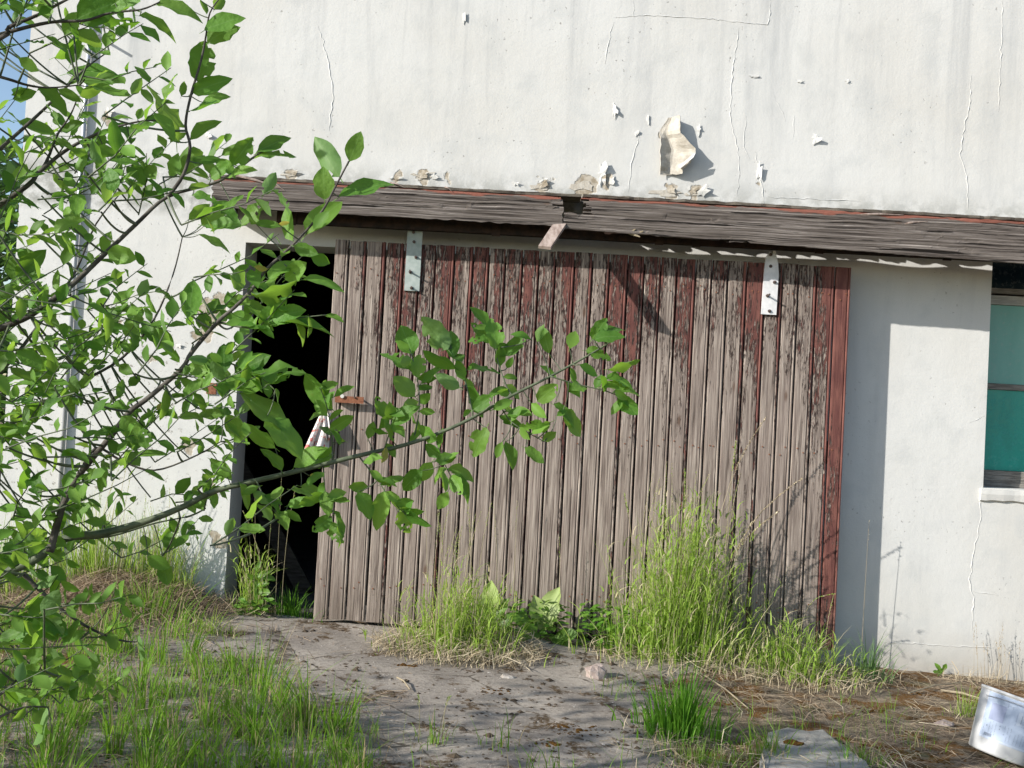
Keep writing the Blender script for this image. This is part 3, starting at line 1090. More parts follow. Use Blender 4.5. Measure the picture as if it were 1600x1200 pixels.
def cover(x0, x1, y0, y1, z0, th, seed, fringe=.01, gapside=0.0, rise=.006):
    m_ = MB()
    n_ = int((x1 - x0) / .03)
    for i in range(n_ + 1):
        x_ = x0 + (x1 - x0) * i / n_
        dz = .004 * fbm(x_ * 2, seed)
        a_ = y0 + fringe * fbm(x_ * 12, seed + 1) + fringe * .7 * fbm(x_ * 40, seed + 2)
        b_ = y1 + gapside * fbm(x_ * 2.2, seed + 5)
        dt = .005 * fbm(x_ * 17, seed + 6)
        m_.v += [(x_, a_, z0 + dz), (x_, b_, z0 + dz + rise), (x_, b_, z0 + th + dz + rise), (x_, a_ - .003, z0 + th + dz + dt)]
    for i in range(n_):
        for k in range(4):
            k2 = (k + 1) % 4
            m_.f.append((i * 4 + k, (i + 1) * 4 + k, (i + 1) * 4 + k2, i * 4 + k2))
    m_.f += [(0, 1, 2, 3), (n_ * 4 + 3, n_ * 4 + 2, n_ * 4 + 1, n_ * 4)]
    return m_.build('cover_board', M['cover'], can)


cover(BX0 - .03, .35, YB - .022, -.2, ZTOP + .012, .016, 3, .012)
cover(.36, 4.6, YB - .018, -.262, ZTOP + .016, .016, 8, .012, .035)
cover(BX0 - .02, .35, -.195, -.002, ZTOP + .014, .016, 5, .002, 0, .055)
cover(.36, 4.6, -.225, -.002, ZTOP + .014, .016, 6, .03, 0, .055)
# loose splinters curling up from the edges
for (u0, v0, u1, v1, yy, r) in [(360, 272, 440, 294, -.385, .008), (420, 282, 445, 298, -.39, .006), (610, 285, 632, 293, -.385, .005), (1330, 336, 1412, 336, -.385, .008),
                                (695, 292, 706, 299, -.39, .004), (1400, 352, 1450, 346, -.385, .007), (925, 312, 985, 322, -.375, .007)]:
    m = MB()
    a, b = P(u0, v0, yy), P(u1, v1, yy - .012)
    m.tube([a, (a + b) / 2 + Vector((0, -.01, .004)), b], [r, r * .8, r * .25], 5)
    m.build('splinter', M['splinter'], can)
# side block closing the left end
m = MB()
m.box((BX0 + .005, YB + .04, 2.54), (BX0 + .045, -.001, ZTOP + .008))
m.build('end_block', M['darkwood'], can)
# hanging broken piece, leaning out from the canopy
a, b = P(880, 343, -.335), P(851, 387, -.60)
ax = (b - a).normalized()
sd = ax.cross(Vector((0.35, 1, .3))).normalized() * .037
nn = ax.cross(sd).normalized() * .009
m = MB()
vs = []
for t in (0, .25, .5, .75, 1):
    q = a + (b - a) * t
    for (s_, n_) in ((-1, -1), (1, -1), (1, 1), (-1, 1)):
        e = .02 * fbm(s_ * 3, t * 5, n_) if t in (0, 1) else 0
        vs.append(q + sd * s_ * (1 + .12 * fbm(t * 4, s_)) + nn * n_ + ax * e)
fs = []
for i in range(4):
    for k in range(4):
        fs.append((i * 4 + k, i * 4 + (k + 1) % 4, (i + 1) * 4 + (k + 1) % 4, (i + 1) * 4 + k))
fs += [(3, 2, 1, 0), (16, 17, 18, 19)]
m.add(vs, fs)
o = m.build('broken_strip', M['splinter'], can)
o['label'] = 'broken brown strip of wood dangling from the joint'
# torn pale shreds under the joint
for (u0, v0, u1, v1) in [(982, 364, 993, 358), (990, 367, 1005, 361), (985, 364, 1000, 370)]:
    m = MB()
    a, b = P(u0, v0, -.375), P(u1, v1, -.4)
    m.tube([a, b], [.011, .003], 4)
    m.build('shred', M['straw'], can)
# bolts in the beams
for (u, v, r) in [(387, 308, .017), (583, 319, .008), (622, 315, .013), (668, 318, .012), (774, 331, .008), (837, 335, .006), (1094, 345, .014), (1143, 349, .018), (1410, 367, .011), (1458, 384, .017),
                  (1531, 387, .008), (1037, 348, .008)]:
    q = P(u, v, YB - .01)
    m = MB()
    m.tube([(q.x, YB + .02, q.z), (q.x, YB - .014, q.z)], r, 10)
    m.tube([(q.x, YB - .013, q.z), (q.x, YB - .022, q.z)], r * .55, 6)
    m.build('bolt', M['rust' if r < .01 else 'bolt'], can)
# the rail the door hangs from
zr = P(960, 367, -.23).z
m = MB()
m.box((BX0 + .35, -.245, zr - .036), (4.4, -.238, zr + .036))
m.box((BX0 + .35, -.238, zr + .029), (4.4, -.205, zr + .036))
m.box((BX0 + .35, -.205, zr - .036), (4.4, -.198, zr + .036))
m.build('rail', M['rail'], can)
for u in (455, 775, 1030, 1088, 1280, 1480):
    q = P(u, 370, -.24)
    m = MB()
    m.box((q.x - .025, -.256, zr - .05), (q.x + .025, -.246, zr + .06))
    m.box((q.x - .02, -.246, zr + .037), (q.x + .02, -.001, zr + .055))
    m.tube([(q.x, -.255, zr), (q.x, -.268, zr)], .011, 8)
    m.build('rail_bracket', M['rail'], can)

# ================================================================== RAG on the door edge
rg = MB()
U, V = 9, 12
for j in range(V + 1):
    t = j / V
    for i in range(U + 1):
        s_ = i / U
        u = 507 - 20 * t + (s_ - .35) * (16 + 24 * t)
        v = 645 + 62 * t + 5 * math.sin(s_ * 9) * t
        yy = YF - .03 - .035 * math.sin(s_ * 11 + t) * (.3 + t) - .02 * t
        rg.v.append(P(u, v, yy))
for j in range(V):
    for i in range(U):
        rg.f.append((j * (U + 1) + i, j * (U + 1) + i + 1, (j + 1) * (U + 1) + i + 1, (j + 1) * (U + 1) + i))
V2 = 10
n0 = len(rg.v)
for j in range(V2 + 1):
    t = j / V2
    for i in range(5):
        s_ = i / 4
        rg.v.append(P(505 + 8 * s_ + 3 * t, 646 + 46 * t * (.6 + .4 * math.sin(s_ * 3)), YF - .055 - .03 * math.sin(s_ * 7 + 1) * (.4 + t)))
for j in range(V2):
    for i in range(4):
        rg.f.append((n0 + j * 5 + i, n0 + j * 5 + i + 1, n0 + (j + 1) * 5 + i + 1, n0 + (j + 1) * 5 + i))
o = rg.build('rag', M['rag'], origin=P(507, 645, YF - .02), smooth=True)
solid(o, .004, 0)
tag(o, 'white and red rag hanging from the left edge of the sliding door', 'rag')

# leaning board inside the dark opening
m = MB()
a, b = Vector((-2.15, 1.05, 1.25)), Vector((-1.35, .75, .08))
axv = (b - a).normalized()
s_ = axv.cross(Vector((0, 1, 0))).normalized() * .055
nn = axv.cross(s_).normalized() * .012
m.add([a - s_ - nn, a + s_ - nn, a + s_ + nn, a - s_ + nn, b - s_ - nn, b + s_ - nn, b + s_ + nn, b - s_ + nn],
      [(0, 1, 2, 3), (7, 6, 5, 4), (0, 4, 5, 1), (1, 5, 6, 2), (2, 6, 7, 3), (3, 7, 4, 0)])
o = m.build('leaning_board', M['darkwood'], origin=b)
tag(o, 'grey board leaning in the dark doorway behind the wall', 'board')

# ================================================================== BUCKET
bb = G(1550, 1197)
tilt = math.radians(17)
AXb = Vector((math.sin(tilt), 0.10, math.cos(tilt))).normalized()
b1 = Vector((0, 1, 0)).cross(AXb).normalized()     # to the right
b2 = AXb.cross(b1).normalized()                     # away from the camera
if b2.y < 0:
    b2 = -b2
RB, RT, HB = .128, .142, .285
base = bb + b1 * .075 + Vector((0, .10, 0.035))
bk = thing('plastic_bucket', base, 'tilted white plastic bucket with printed label at the wall foot', 'bucket')


def bpt(ang, h, off=0.0):
    r = RB + (RT - RB) * h / HB + off
    return base + AXb * h + (b1 * math.sin(ang) - b2 * math.cos(ang)) * r


def ring_mesh(prof, n=40, a0=0, a1=2 * math.pi, close=True):
    m_ = MB()
    cnt = n if close else n + 1
    for (h, off) in prof:
        for i in range(cnt):
            m_.v.append(bpt(a0 + (a1 - a0) * i / n, h, off))
    for j in range(len(prof) - 1):
        for i in range(n):
            i2 = (i + 1) % cnt
            m_.f.append((j * cnt + i, j * cnt + i2, (j + 1) * cnt + i2, (j + 1) * cnt + i))
    return m_


m = ring_mesh([(.0, -.02), (.002, -.006), (.008, 0), (HB, 0), (HB, -.004), (.012, -.005), (.010, -.03)])
n0 = len(m.v)
m.v.append(base + AXb * .001)
m.f += [(n0, (i + 1) % 40, i) for i in range(40)]
m.v.append(base + AXb * .010)
m.f += [(n0 + 1, 6 * 40 + i, 6 * 40 + (i + 1) % 40) for i in range(40)]
body = m.build('body', M['bucket'], bk, smooth=True)
ring_mesh([(HB - .012, .001), (HB - .012, .003), (HB - .003, .0035), (HB + .002, .002), (HB + .003, -.003), (HB - .001, -.005)]).build('rim', M['bucket'], bk, smooth=True)
A0, A1 = -1.3, .85
lb = ring_mesh([(.062, .0012), (HB - .016, .0012)], 24, A0, A1, False).build('label_sheet', M['label'], bk, smooth=True)


def lpatch(a0, a1, h0, h1, mat, name, off=.0018):
    o_ = ring_mesh([(h0, off), (h1, off)], max(2, int((a1 - a0) / .1)), a0, a1, False).build(name, M[mat], bk)
    o_.parent = lb
    return o_


lpatch(A0 + .02, A1 - .03, .063, .072, 'label_pale', 'label_stripe')
lpatch(-1.1, -.62, .15, .225, 'label_tint', 'label_field')
lpatch(-.25, .12, .165, .225, 'label_pale', 'label_field')
lpatch(.2, .62, .105, .225, 'label_pale', 'label_field')
mk = MB()
for (aa, h0, h1, dens) in [(-1.2, .09, .14, .7), (-1.1, .1, .14, .3), (-1.0, .085, .14, .8), (-.9, .09, .145, .9), (-.80, .085, .14, .8), (-.68, .105, .14, .3), (-.52, .095, .142, .6), (-.42, .08, .14, .9), (-.33, .08, .14, .9), (-.13, .175, .21, .5), (-.18, .08, .13, .9), (-.08, .08, .13, .8),
                           (.05, .08, .13, .9), (.15, .085, .13, .8), (-.6, .225, .24, .9), (-.45, .225, .24, .6), (.3, .12, .2, .8), (.42, .12, .2, .9), (-.28, .16, .22, .8)]:
    h = h0
    while h < h1:
        l_ = random.uniform(.002, .007)
        if random.random() < dens:
            wv = .013 if dens < .55 else .006
            q = [bpt(aa, h, .0024), bpt(aa + wv, h, .0024), bpt(aa + wv, h + l_, .0024), bpt(aa, h + l_, .0024)]
            mk.add(q, [(0, 1, 2, 3)])
        h += l_ + .0022
for i in range(12):        # bar code
    aa = -1.12 + i * .022
    mk.add([bpt(aa, .075, .0024), bpt(aa + random.choice((.005, .009)), .075, .0024), bpt(aa + .009, .088, .0024), bpt(aa + .002, .088, .0024)], [(0, 1, 2, 3)])
o = mk.build('printed_lines', M['ink'], bk)
o['kind'] = 'stuff'
o.parent = lb
m = MB()
hp = [bpt(-1.35 + .0, HB - .04, .01)]
for i in range(13):
    t = i / 12
    hp.append(bpt(-1.35 + 2.9 * t, HB - .04 + .012 * math.sin(math.pi * t), .008 + .02 * math.sin(math.pi * t)))
m.tube(hp, .002, 5)
m.build('wire_handle', M['zinc'], bk)

# ================================================================== RUBBLE
def rock(name, p, size, mat, label, cat, group=None, flat=.6, seed=0):
    m_ = MB()
    nu, nv = 9, 6
    for j in range(nv + 1):
        ph = math.pi * j / nv
        for i in range(nu):
            th_ = 2 * math.pi * i / nu
            d = Vector((math.sin(ph) * math.cos(th_), math.sin(ph) * math.sin(th_), math.cos(ph)))
            r = 1 + .5 * fbm(d.x * 1.6 + seed, d.y * 1.6, d.z * 1.6)
            m_.v.append(Vector(p) + Vector((d.x * r * size[0], d.y * r * size[1], d.z * r * size[2])))
    for j in range(nv):
        for i in range(nu):
            m_.f.append((j * nu + i, j * nu + (i + 1) % nu, (j + 1) * nu + (i + 1) % nu, (j + 1) * nu + i))
    o_ = m_.build(name, M[mat], origin=p)
    return tag(o_, label, cat, group)


q = G(930, 1062)
rock('brick_fragment', q + Vector((0, 0, .03)), (.07, .05, .05), 'stone', 'pinkish broken brick lump between the grass clumps', 'rubble', seed=3)
q = G(793, 1064)
rock('plaster_lump', q + Vector((0, 0, .012)), (.05, .03, .022), 'pebble', 'small white plaster lump under the left grass clump', 'rubble', seed=9)
q = G(640, 1008)
rock('plaster_lump', q + Vector((0, 0, .008)), (.06, .03, .015), 'pebble', 'flat white plaster crumb beside the door foot', 'rubble', seed=12)
q = G(1475, 1135)
rock('crumpled_scrap', q + Vector((0, 0, .012)), (.045, .03, .018), 'stone', 'small pinkish crumpled scrap in the straw near the bucket', 'scrap', seed=15)
# broken concrete slab at the lower edge
sp_ = [(1186, 1205), (1200, 1160), (1230, 1152), (1262, 1158), (1285, 1155), (1298, 1166), (1325, 1188), (1352, 1206), (1365, 1230), (1320, 1240), (1190, 1240)]
m = MB()
tp, bt = [], []
for (u, v) in sp_:
    q = G(u, v)
    tp.append(Vector((q.x, q.y, gz(q.x, q.y) + .045)))
c = sum(tp, Vector((0, 0, 0))) / len(tp)
k = len(tp)
sub = []
ring1 = [t.lerp(c, .08) + Vector((0, 0, .006)) for t in tp]
m.add(tp + ring1 + [Vector((t.x, t.y, t.z - .08)) for t in tp] + [c + Vector((0, 0, .008))],
      [(i, (i + 1) % k, k + (i + 1) % k, k + i) for i in range(k)] + [(k + i, k + (i + 1) % k, 3 * k) for i in range(k)] + [(2 * k + i, 2 * k + (i + 1) % k, (i + 1) % k, i) for i in range(k)])
tag(m.build('broken_slab', M['slab'], origin=c), 'broken flat grey concrete slab at the bottom edge in front', 'slab')
q = G(1238, 1180)
rock('moss_cushion', Vector((q.x, q.y, gz(q.x, q.y) + .05)), (.045, .035, .012), 'moss', 'rusty brown moss cushion on the broken concrete slab', 'moss', seed=4)
rng = random.Random(5)
mossn = [(905, 1147, .16), (880, 1142, .08), (780, 1085, .12), (640, 1045, .1), (1130, 1100, .12), (1360, 1110, .14), (1340, 1160, .2), (1450, 1180, .22), (1420, 1150, .15), (1000, 1080, .12), (1440, 1085, .12), (860, 1170, .1)]
m = MB()
for (u, v, r) in mossn:
    q = G(u, v)
    for _ in range(int(420 * r)):
        a_ = rng.uniform(0, 6.28)
        d_ = r * math.sqrt(rng.random())
        px, py = q.x + math.cos(a_) * d_, q.y + math.sin(a_) * d_ * .7
        rr = rng.uniform(.004, .02) * (1.2 - d_ / r)
        pz = surf(px, py)
        nn_ = 8
        b0 = len(m.v)
        m.v.append(Vector((px, py, pz + rr * .3)))
        for kx in (0.55, 1.0):
            for i in range(nn_):
                t = 2 * math.pi * i / nn_
                r_ = rr * kx * rng.uniform(.75, 1.25)
                m.v.append(Vector((px + math.cos(t) * r_, py + math.sin(t) * r_, pz + (rr * .22 if kx < .9 else -.004))))
        for i in range(nn_):
            i2 = (i + 1) % nn_
            m.f.append((b0, b0 + 1 + i, b0 + 1 + i2))
            m.f.append((b0 + 1 + i, b0 + 9 + i, b0 + 9 + i2, b0 + 1 + i2))
tag(m.build('moss', M['moss'], smooth=True), 'rusty brown moss patches spread over the ground by the apron', 'moss', kind='stuff')

# grit and clods
def scatter_lumps(name, mat, label, n_, zone, r0, r1, cat):
    m_ = MB()
    for _ in range(n_):
        for _t in range(20):
            px, py = rng.uniform(*zone[0]), rng.uniform(*zone[1])
            if len(zone) < 3 or zone[2](px, py):
                break
        r = rng.uniform(r0, r1) * (0.5 + rng.random() ** 3)
        pz = surf(px, py)
        a_ = rng.uniform(0, 6.28)
        pts = []
        for k_ in range(4):
            t = a_ + k_ * math.pi / 2
            rr = r * rng.uniform(.7, 1.3)
            pts.append(Vector((px + math.cos(t) * rr, py + math.sin(t) * rr, pz)))
        m_.add(pts + [Vector((px + rng.uniform(-.3, .3) * r, py, pz + r * rng.uniform(.2, .6)))], [(0, 1, 4), (1, 2, 4), (2, 3, 4), (3, 0, 4)])
    return tag(m_.build(name, M[mat]), label, cat, kind='stuff')


scatter_lumps('grit', 'pebble', 'pale grit scattered over the concrete apron', 2600, ((-2.2, 1.2), (-2.9, -.05), lambda x, y: poly_dist(x, y, AP) > -.1), .0018, .0065, 'grit')
scatter_lumps('soil_crumbs', 'clod', 'dark crumbs of soil and moss on the concrete apron', 1500, ((-2.2, 1.4), (-2.9, -.1), lambda x, y: poly_dist(x, y, AP) > -.2 and fbm(x * 3, y * 3, 4) > -.05), .004, .02, 'soil')

# ================================================================== GRASS
def rblade(mb_, p, h, wd, lean=1.0, ddir=None, droop=None, seg=4):
    if ddir is None:
        a_ = rng.uniform(0, 6.28)
        ddir = (math.cos(a_), math.sin(a_))
    random.seed(rng.random())
    mb_.blade(p, ddir, h, wd, lean * rng.uniform(.1, 1), seg, None, rng.uniform(0, .25) if droop is None else droop)


def zone_blades(mb_, n_, xr, yr, h0, h1, wd, lean=.6, cond=None, dens=None):
    c_ = 0
    tries = 0
    while c_ < n_ and tries < n_ * 30:
        tries += 1
        px, py = rng.uniform(*xr), rng.uniform(*yr)
        if cond and not cond(px, py):
            continue
        c_ += 1
        rblade(mb_, (px, py, surf(px, py) - .005), rng.uniform(h0, h1) * (.75 + .7 * max(0, fbm(px * 3.2, py * 3.2, 2))) * (1.5 if rng.random() < .06 else 1), wd * rng.uniform(.6, 1.4), lean)


# lawn in the lower left
m = MB()


def lawn_cond(x, y):
    edge = -0.62 + .55 * max(-1.5, min(0.3, (-2.3 - y))) + .25 * fbm(x * 2, y * 2, 7)
    if x > edge + .05:
        return rng.random() < .0
    k_ = fbm(x * 2.6, y * 2.6, 1.7) + .35 * fbm(x * 8, y * 8, 4)
    lim = -.5 if y < -1.8 else -.05
    return k_ > lim + rng.uniform(-.2, .2)


zone_blades(m, 6500, (-3.4, 0.3), (-4.3, -.75), .04, .17, .0032, .9, lawn_cond)
nc = 0
while nc < 430:
    cx, cy = rng.uniform(-3.4, .3), rng.uniform(-4.2, -.8)
    if not lawn_cond(cx, cy):
        continue
    nc += 1
    hs_ = .10 + .22 * rng.random() ** 1.6
    rad = rng.uniform(.02, .085)
    la = rng.uniform(0, 6.28)
    for _ in range(rng.randint(12, 46)):
        a_ = rng.uniform(0, 6.28)
        d_ = rad * math.sqrt(rng.random())
        px, py = cx + math.cos(a_) * d_, cy + math.sin(a_) * d_
        dd = Vector((math.cos(a_) + .8 * math.cos(la) + rng.gauss(0, .4), math.sin(a_) + .8 * math.sin(la) + rng.gauss(0, .4))).normalized()
        rblade(m, (px, py, surf(px, py) - .005), hs_ * rng.uniform(.45, 1.25), .0045 * rng.uniform(.6, 1.7), rng.uniform(.3, 1.1), dd, rng.choice((0, .1, .3, .6)), 4)
tag(m.build('grass', M['lawn']), 'shaded green grass growing over the lower left ground', 'grass', kind='stuff')
m = MB()


def sparse_cond(x, y):
    return x > .55 + .3 * fbm(x * 2, y * 2) and fbm(x * 2.4, y * 2.4, 11) > .02 and y < -.9


zone_blades(m, 2300, (.4, 4.0), (-4.2, -.9), .04, .16, .003, .8, sparse_cond)
zone_blades(m, 900, (-.9, 1.2), (-4.2, -2.15), .05, .2, .0035, .8, lambda x, y: fbm(x * 3, y * 3, 21) > .1)
tag(m.build('sparse_grass', M['lawn']), 'thin green grass along the front right ground', 'grass', kind='stuff')

# straw litter
def litter(mb_, p, l_, wd, tiltz=.25, hz=0.0):
    a_ = rng.uniform(0, 6.28)
    d = Vector((math.cos(a_), math.sin(a_), rng.uniform(-tiltz, tiltz)))
    s2 = Vector((-d.y, d.x, rng.uniform(-.5, .5))).normalized() * wd * .5
    c_ = Vector(p) + Vector((0, 0, .006 + hz + abs(d.z) * l_ * .4))
    bw = Vector((rng.uniform(-.15, .15) * l_, rng.uniform(-.15, .15) * l_, rng.uniform(0, .08) * l_))
    mb_.add([c_ - d * l_ / 2 - s2, c_ - d * l_ / 2 + s2, c_ + bw + s2, c_ + bw - s2, c_ + d * l_ / 2], [(0, 1, 2, 3), (3, 2, 4)])


m = MB()
m2 = MB()
for _ in range(7500):
    px, py = rng.uniform(.5, 3.9), rng.uniform(-3.2, -.03)
    if poly_dist(px, py, AP) > .12 or fbm(px * 2.2, py * 2.2, 33) < -.28:
        continue
    litter(m if rng.random() < .6 else m2, (px, py, surf(px, py)), rng.uniform(.05, .26), rng.uniform(.0015, .0038), .16)
tag(m2.build('pale_straw_litter', M['straw']), 'pale dry straw mixed into the litter right of the apron', 'straw', kind='stuff')
tag(m.build('straw_litter', M['brownstraw']), 'dry brown straw lying over the ground right of the apron', 'straw', kind='stuff')
m = MB()
for _ in range(6500):                               # thatch heap left of the opening
    px, py = rng.gauss(-2.3, .36), -abs(rng.gauss(0, .38)) - .03
    if px > -1.72 and py > -.1:
        continue
    if px > -1.6:
        continue
    hz = max(0, .12 * math.exp(-((px + 2.25) / .4) ** 2 - ((py + .2) / .3) ** 2)) * rng.random()
    litter(m, (px, py, surf(px, py)), rng.uniform(.08, .3), rng.uniform(.002, .0045), .5, hz)
for _ in range(3600):
    px, py = rng.uniform(-3.4, -.9), rng.uniform(-3.2, -.3)
    if px > -1.5 and fbm(px * 3, py * 3, 8) < .1:
        continue
    litter(m, (px, py, surf(px, py)), rng.uniform(.06, .25), rng.uniform(.0015, .004), .2)
for _ in range(3000):
    px, py = rng.uniform(-3.3, -.4), rng.uniform(-3.9, -1.5)
    litter(m, (px, py, surf(px, py)), rng.uniform(.04, .2), rng.uniform(.0015, .0035), .25)
for _ in range(420):                                # odd stems blown over the apron
    px, py = rng.uniform(-1.6, .9), rng.uniform(-2.8, -.25)
    if fbm(px * 3, py * 3, 17) > .05:
        litter(m, (px, py, surf(px, py)), rng.uniform(.02, .12), rng.uniform(.0012, .003), .1)
tag(m.build('thatch', M['brownstraw']), 'matted dry straw heaped against the wall left of the doorway', 'straw', kind='stuff')


def tuft(name, label, base_px, spread, n_, h0, h1, wd, mat, lean=.55, straw=0, stalks=0, stalk_h=(0, 0), group='grass tufts along the wall', flow=(0, 0), base=None, ry=.5, leafy=0, lh=(.2, .5)):
    b0 = base or G(*base_px)
    b0 = Vector((b0.x, b0.y, surf(b0.x, b0.y)))
    t_ = thing(name, b0, label, 'grass', group)
    m_ = MB()
    for _ in range(n_):
        a_ = rng.uniform(0, 6.28)
        d_ = spread * min(1.7, abs(rng.gauss(0, .62)))
        px, py = b0.x + math.cos(a_) * d_, b0.y + math.sin(a_) * d_ * ry
        px += .12 * spread * fbm(px * 9, py * 9, 3)
        if py > -.02:
            py = -.02
        if py > -.2 and DL < px < DR:
            py = -.2 - .02 * rng.random()
        ed = d_ / spread
        h = (h0 + (h1 - h0) * rng.random() ** 1.5 * (1 + .35 * fbm(px * 7, py * 5, 13))) * max(.35, 1 - .4 * ed * ed)
        dd = Vector((math.cos(a_) + flow[0] + rng.gauss(0, .6), min(.3, math.sin(a_) + flow[1] + rng.gauss(0, .6))))
        dd = dd.normalized() if dd.length > .01 else dd
        rblade(m_, (px, py, surf(px, py) - .006), h, wd * rng.uniform(.55, 1.3), lean * (.5 + .7 * ed), dd, rng.choice((0, .05, .2, .45)), 5)
    for _ in range(leafy):
        a_ = rng.uniform(0, 6.28)
        d_ = spread * min(1.5, abs(rng.gauss(0, .6)))
        px, py = b0.x + math.cos(a_) * d_, b0.y + math.sin(a_) * d_ * ry
        py = min(py, -.21 if DL < px < DR else -.04)
        h = rng.uniform(*lh) * max(.4, 1 - .35 * (d_ / spread) ** 2)
        ln = Vector((rng.gauss(flow[0] * .3, .18), rng.gauss(-.05, .12), 1)).normalized()
        p_ = Vector((px, py, surf(px, py)))
        sdv = Vector((rng.uniform(-1, 1), rng.uniform(-1, 1), 0)).normalized() * .0014
        m_.add([p_ - sdv, p_ + sdv, p_ + ln * h], [(0, 1, 2)])
        for f_ in (.15, .35, .55, .72, .86, .97):
            if rng.random() < .2:
                continue
            b2 = rng.uniform(0, 6.28)
            random.seed(rng.random())
            m_.blade(p_ + ln * h * f_, (math.cos(b2), min(.35, math.sin(b2))), rng.uniform(.05, .12), wd * rng.uniform(.8, 1.5), rng.uniform(.4, 1.5), 4, None, rng.uniform(.1, .7))
    m_.build('blades', M[mat], t_)['kind'] = 'stuff'
    if straw:
        m_ = MB()
        for _ in range(straw):
            a_ = rng.uniform(0, 6.28)
            d_ = spread * 1.35 * math.sqrt(rng.random())
            px, py = b0.x + math.cos(a_) * d_, min(-.2 if DL < b0.x < DR else -.03, b0.y - .03 + math.sin(a_) * d_ * min(1, ry * 1.3))
            if rng.random() < .5:
                litter(m_, (px, py, surf(px, py)), rng.uniform(.06, .24), .0042, .5, .05 * rng.random())
            else:
                rblade(m_, (px, py, surf(px, py)), rng.uniform(.05, .16), .0035, 1.6, None, .5)
        m_.build('dry_blades', M['straw'], t_)['kind'] = 'stuff'
    for _ in range(stalks):
        a_ = rng.uniform(0, 6.28)
        d_ = spread * .7 * rng.random()
        px, py = b0.x + math.cos(a_) * d_, b0.y + math.sin(a_) * d_ * ry
        py = min(py, -.21)
        h = rng.uniform(*stalk_h)
        stalk(t_, Vector((px, py, surf(px, py))), Vector((px + rng.gauss(.04, .06) * h, py + rng.gauss(-.03, .05), surf(px, py) + h)))
    return t_


def stalk(t_, a_, b_, sag=.1, head=.35, mat='grass', dens=1.0, r=.002, sw=.0026):
    """flowering stalk from a_ to b_ with a loose head of spikelets"""
    m_ = MB()
    pts = []
    for i in range(9):
        k_ = i / 8
        q_ = a_.lerp(b_, k_) + Vector(((b_.x - a_.x) * (k_ * k_ - k_) * 1.2, 0, (b_.z - a_.z) * sag * math.sin(math.pi * k_)))
        pts.append(q_)
    m_.tube(pts, [r * (1 - .6 * i / 8) for i in range(9)], 4, False)
    L_ = (b_ - a_).length
    nsp = int(26 * head * dens * 2)
    for i in range(nsp):
        k_ = 1 - head * i / nsp
        j_ = min(7, int(k_ * 8))
        q_ = pts[j_].lerp(pts[j_ + 1], k_ * 8 - j_)
        dirv = (pts[j_ + 1] - pts[j_]).normalized()
        out = Vector((rng.gauss(0, 1), rng.gauss(0, 1), rng.gauss(0, .5))).normalized()
        e = q_ + (dirv * .6 + out * .5) * rng.uniform(.012, .03) * (1.2 - .5 * (k_))
        s2 = dirv.cross(out).normalized() * sw
        md_ = (q_ + e) / 2
        m_.add([q_, md_ + s2, e, md_ - s2], [(0, 1, 2, 3)])
    return m_.build('seed_stalk', M[mat], t_)


t1 = tuft('grass_tuft', 'yellow green grass clump with straw base below the door left half', (715, 1020), .36, 600, .10, .5, .006, 'grass', .55, 1500, 16, (.35, .9), leafy=170, lh=(.12, .5))
for (u0, u1, v1) in ((660, 664, 790), (683, 684, 800), (712, 715, 835), (728, 730, 780), (770, 771, 790), (795, 808, 785), (868, 874, 838)):
    b_ = P(u0 + 3, 1000, -.25)
    stalk(t1, Vector((b_.x, -.26, surf(b_.x, -.26))), P(u1, v1, -.28), .02, .3)
t2 = tuft('grass_tuft', 'tall bright green grass clump before the middle of the sliding door', (1055, 1030), .38, 850, .15, .95, .007, 'grass', .5, 600, 26, (.6, 1.1), flow=(.25, 0), leafy=420, lh=(.25, 1.0))
for (u0, v0, u1, v1, hd) in ((1100, 1000, 1197, 652, .35), (1120, 1000, 1252, 748, .55), (1110, 990, 1215, 800, .4), (1060, 1000, 1070, 735, .3), (985, 1000, 975, 770, .2), (1035, 1000, 1040, 790, .3), (1125, 990, 1150, 690, .2)):
    b_ = P(u0, v0, -.35)
    stalk(t2, Vector((b_.x, -.35, surf(b_.x, -.35))), P(u1, v1, -.42), .1, hd, 'straw' if u1 > 1190 else 'grass', 3.4, .003, .0055)
tuft('grass_tuft', 'dark green broad bladed grass clump standing in front of the tall clump', (1062, 1152), .19, 330, .18, .40, .009, 'darkgrass', .5, 60, 0, ry=.7)
tuft('grass_tuft', 'low mixed grass clump at the right end of the sliding door', (1235, 1055), .36, 600, .07, .36, .006, 'grass', .6, 500, 3, (.3, .5), leafy=120, lh=(.1, .32))
t5 = tuft('grass_tuft', 'blue green arching grass clump in the shade strip by the door', (1355, 1062), .15, 150, .10, .34, .006, 'bluegrass', .9, 60)
b_ = P(1345, 1040, -.12)
stalk(t5, Vector((b_.x, -.12, surf(b_.x, -.12))), P(1358, 815, -.14), .02, .2, 'straw', .6)
stalk(t5, P(1250, 1010, -.3), P(1304, 928, -.32), .25, .5, 'grass', 1.4)
tuft('grass_tuft', 'small thin grass tuft growing from the bare concrete apron', (678, 1168), .10, 46, .07, .2, .004, 'lawn', .7, 10, 2, (.16, .24), ry=.8)
t7 = tuft('grass_tuft', 'pale dry thin stalks at the wall foot above the bucket', (1545, 1068), .24, 50, .08, .2, .003, 'straw', .3, 60, 0, ry=.2)
for i in range(13):
    u = rng.uniform(1510, 1598)
    b_ = P(u, 1065, -.05)
    stalk(t7, Vector((b_.x, -.05 - .04 * rng.random(), surf(b_.x, -.05))), P(u + rng.uniform(-4, 12), rng.uniform(970, 1020), -.06), .01, .35, 'straw', .5, .001)
t8 = tuft('grass_tuft', 'leafy green grass clump at the left jamb of the dark doorway', (392, 962), .13, 80, .15, .5, .007, 'grass', .6, 90, leafy=40, lh=(.2, .5))
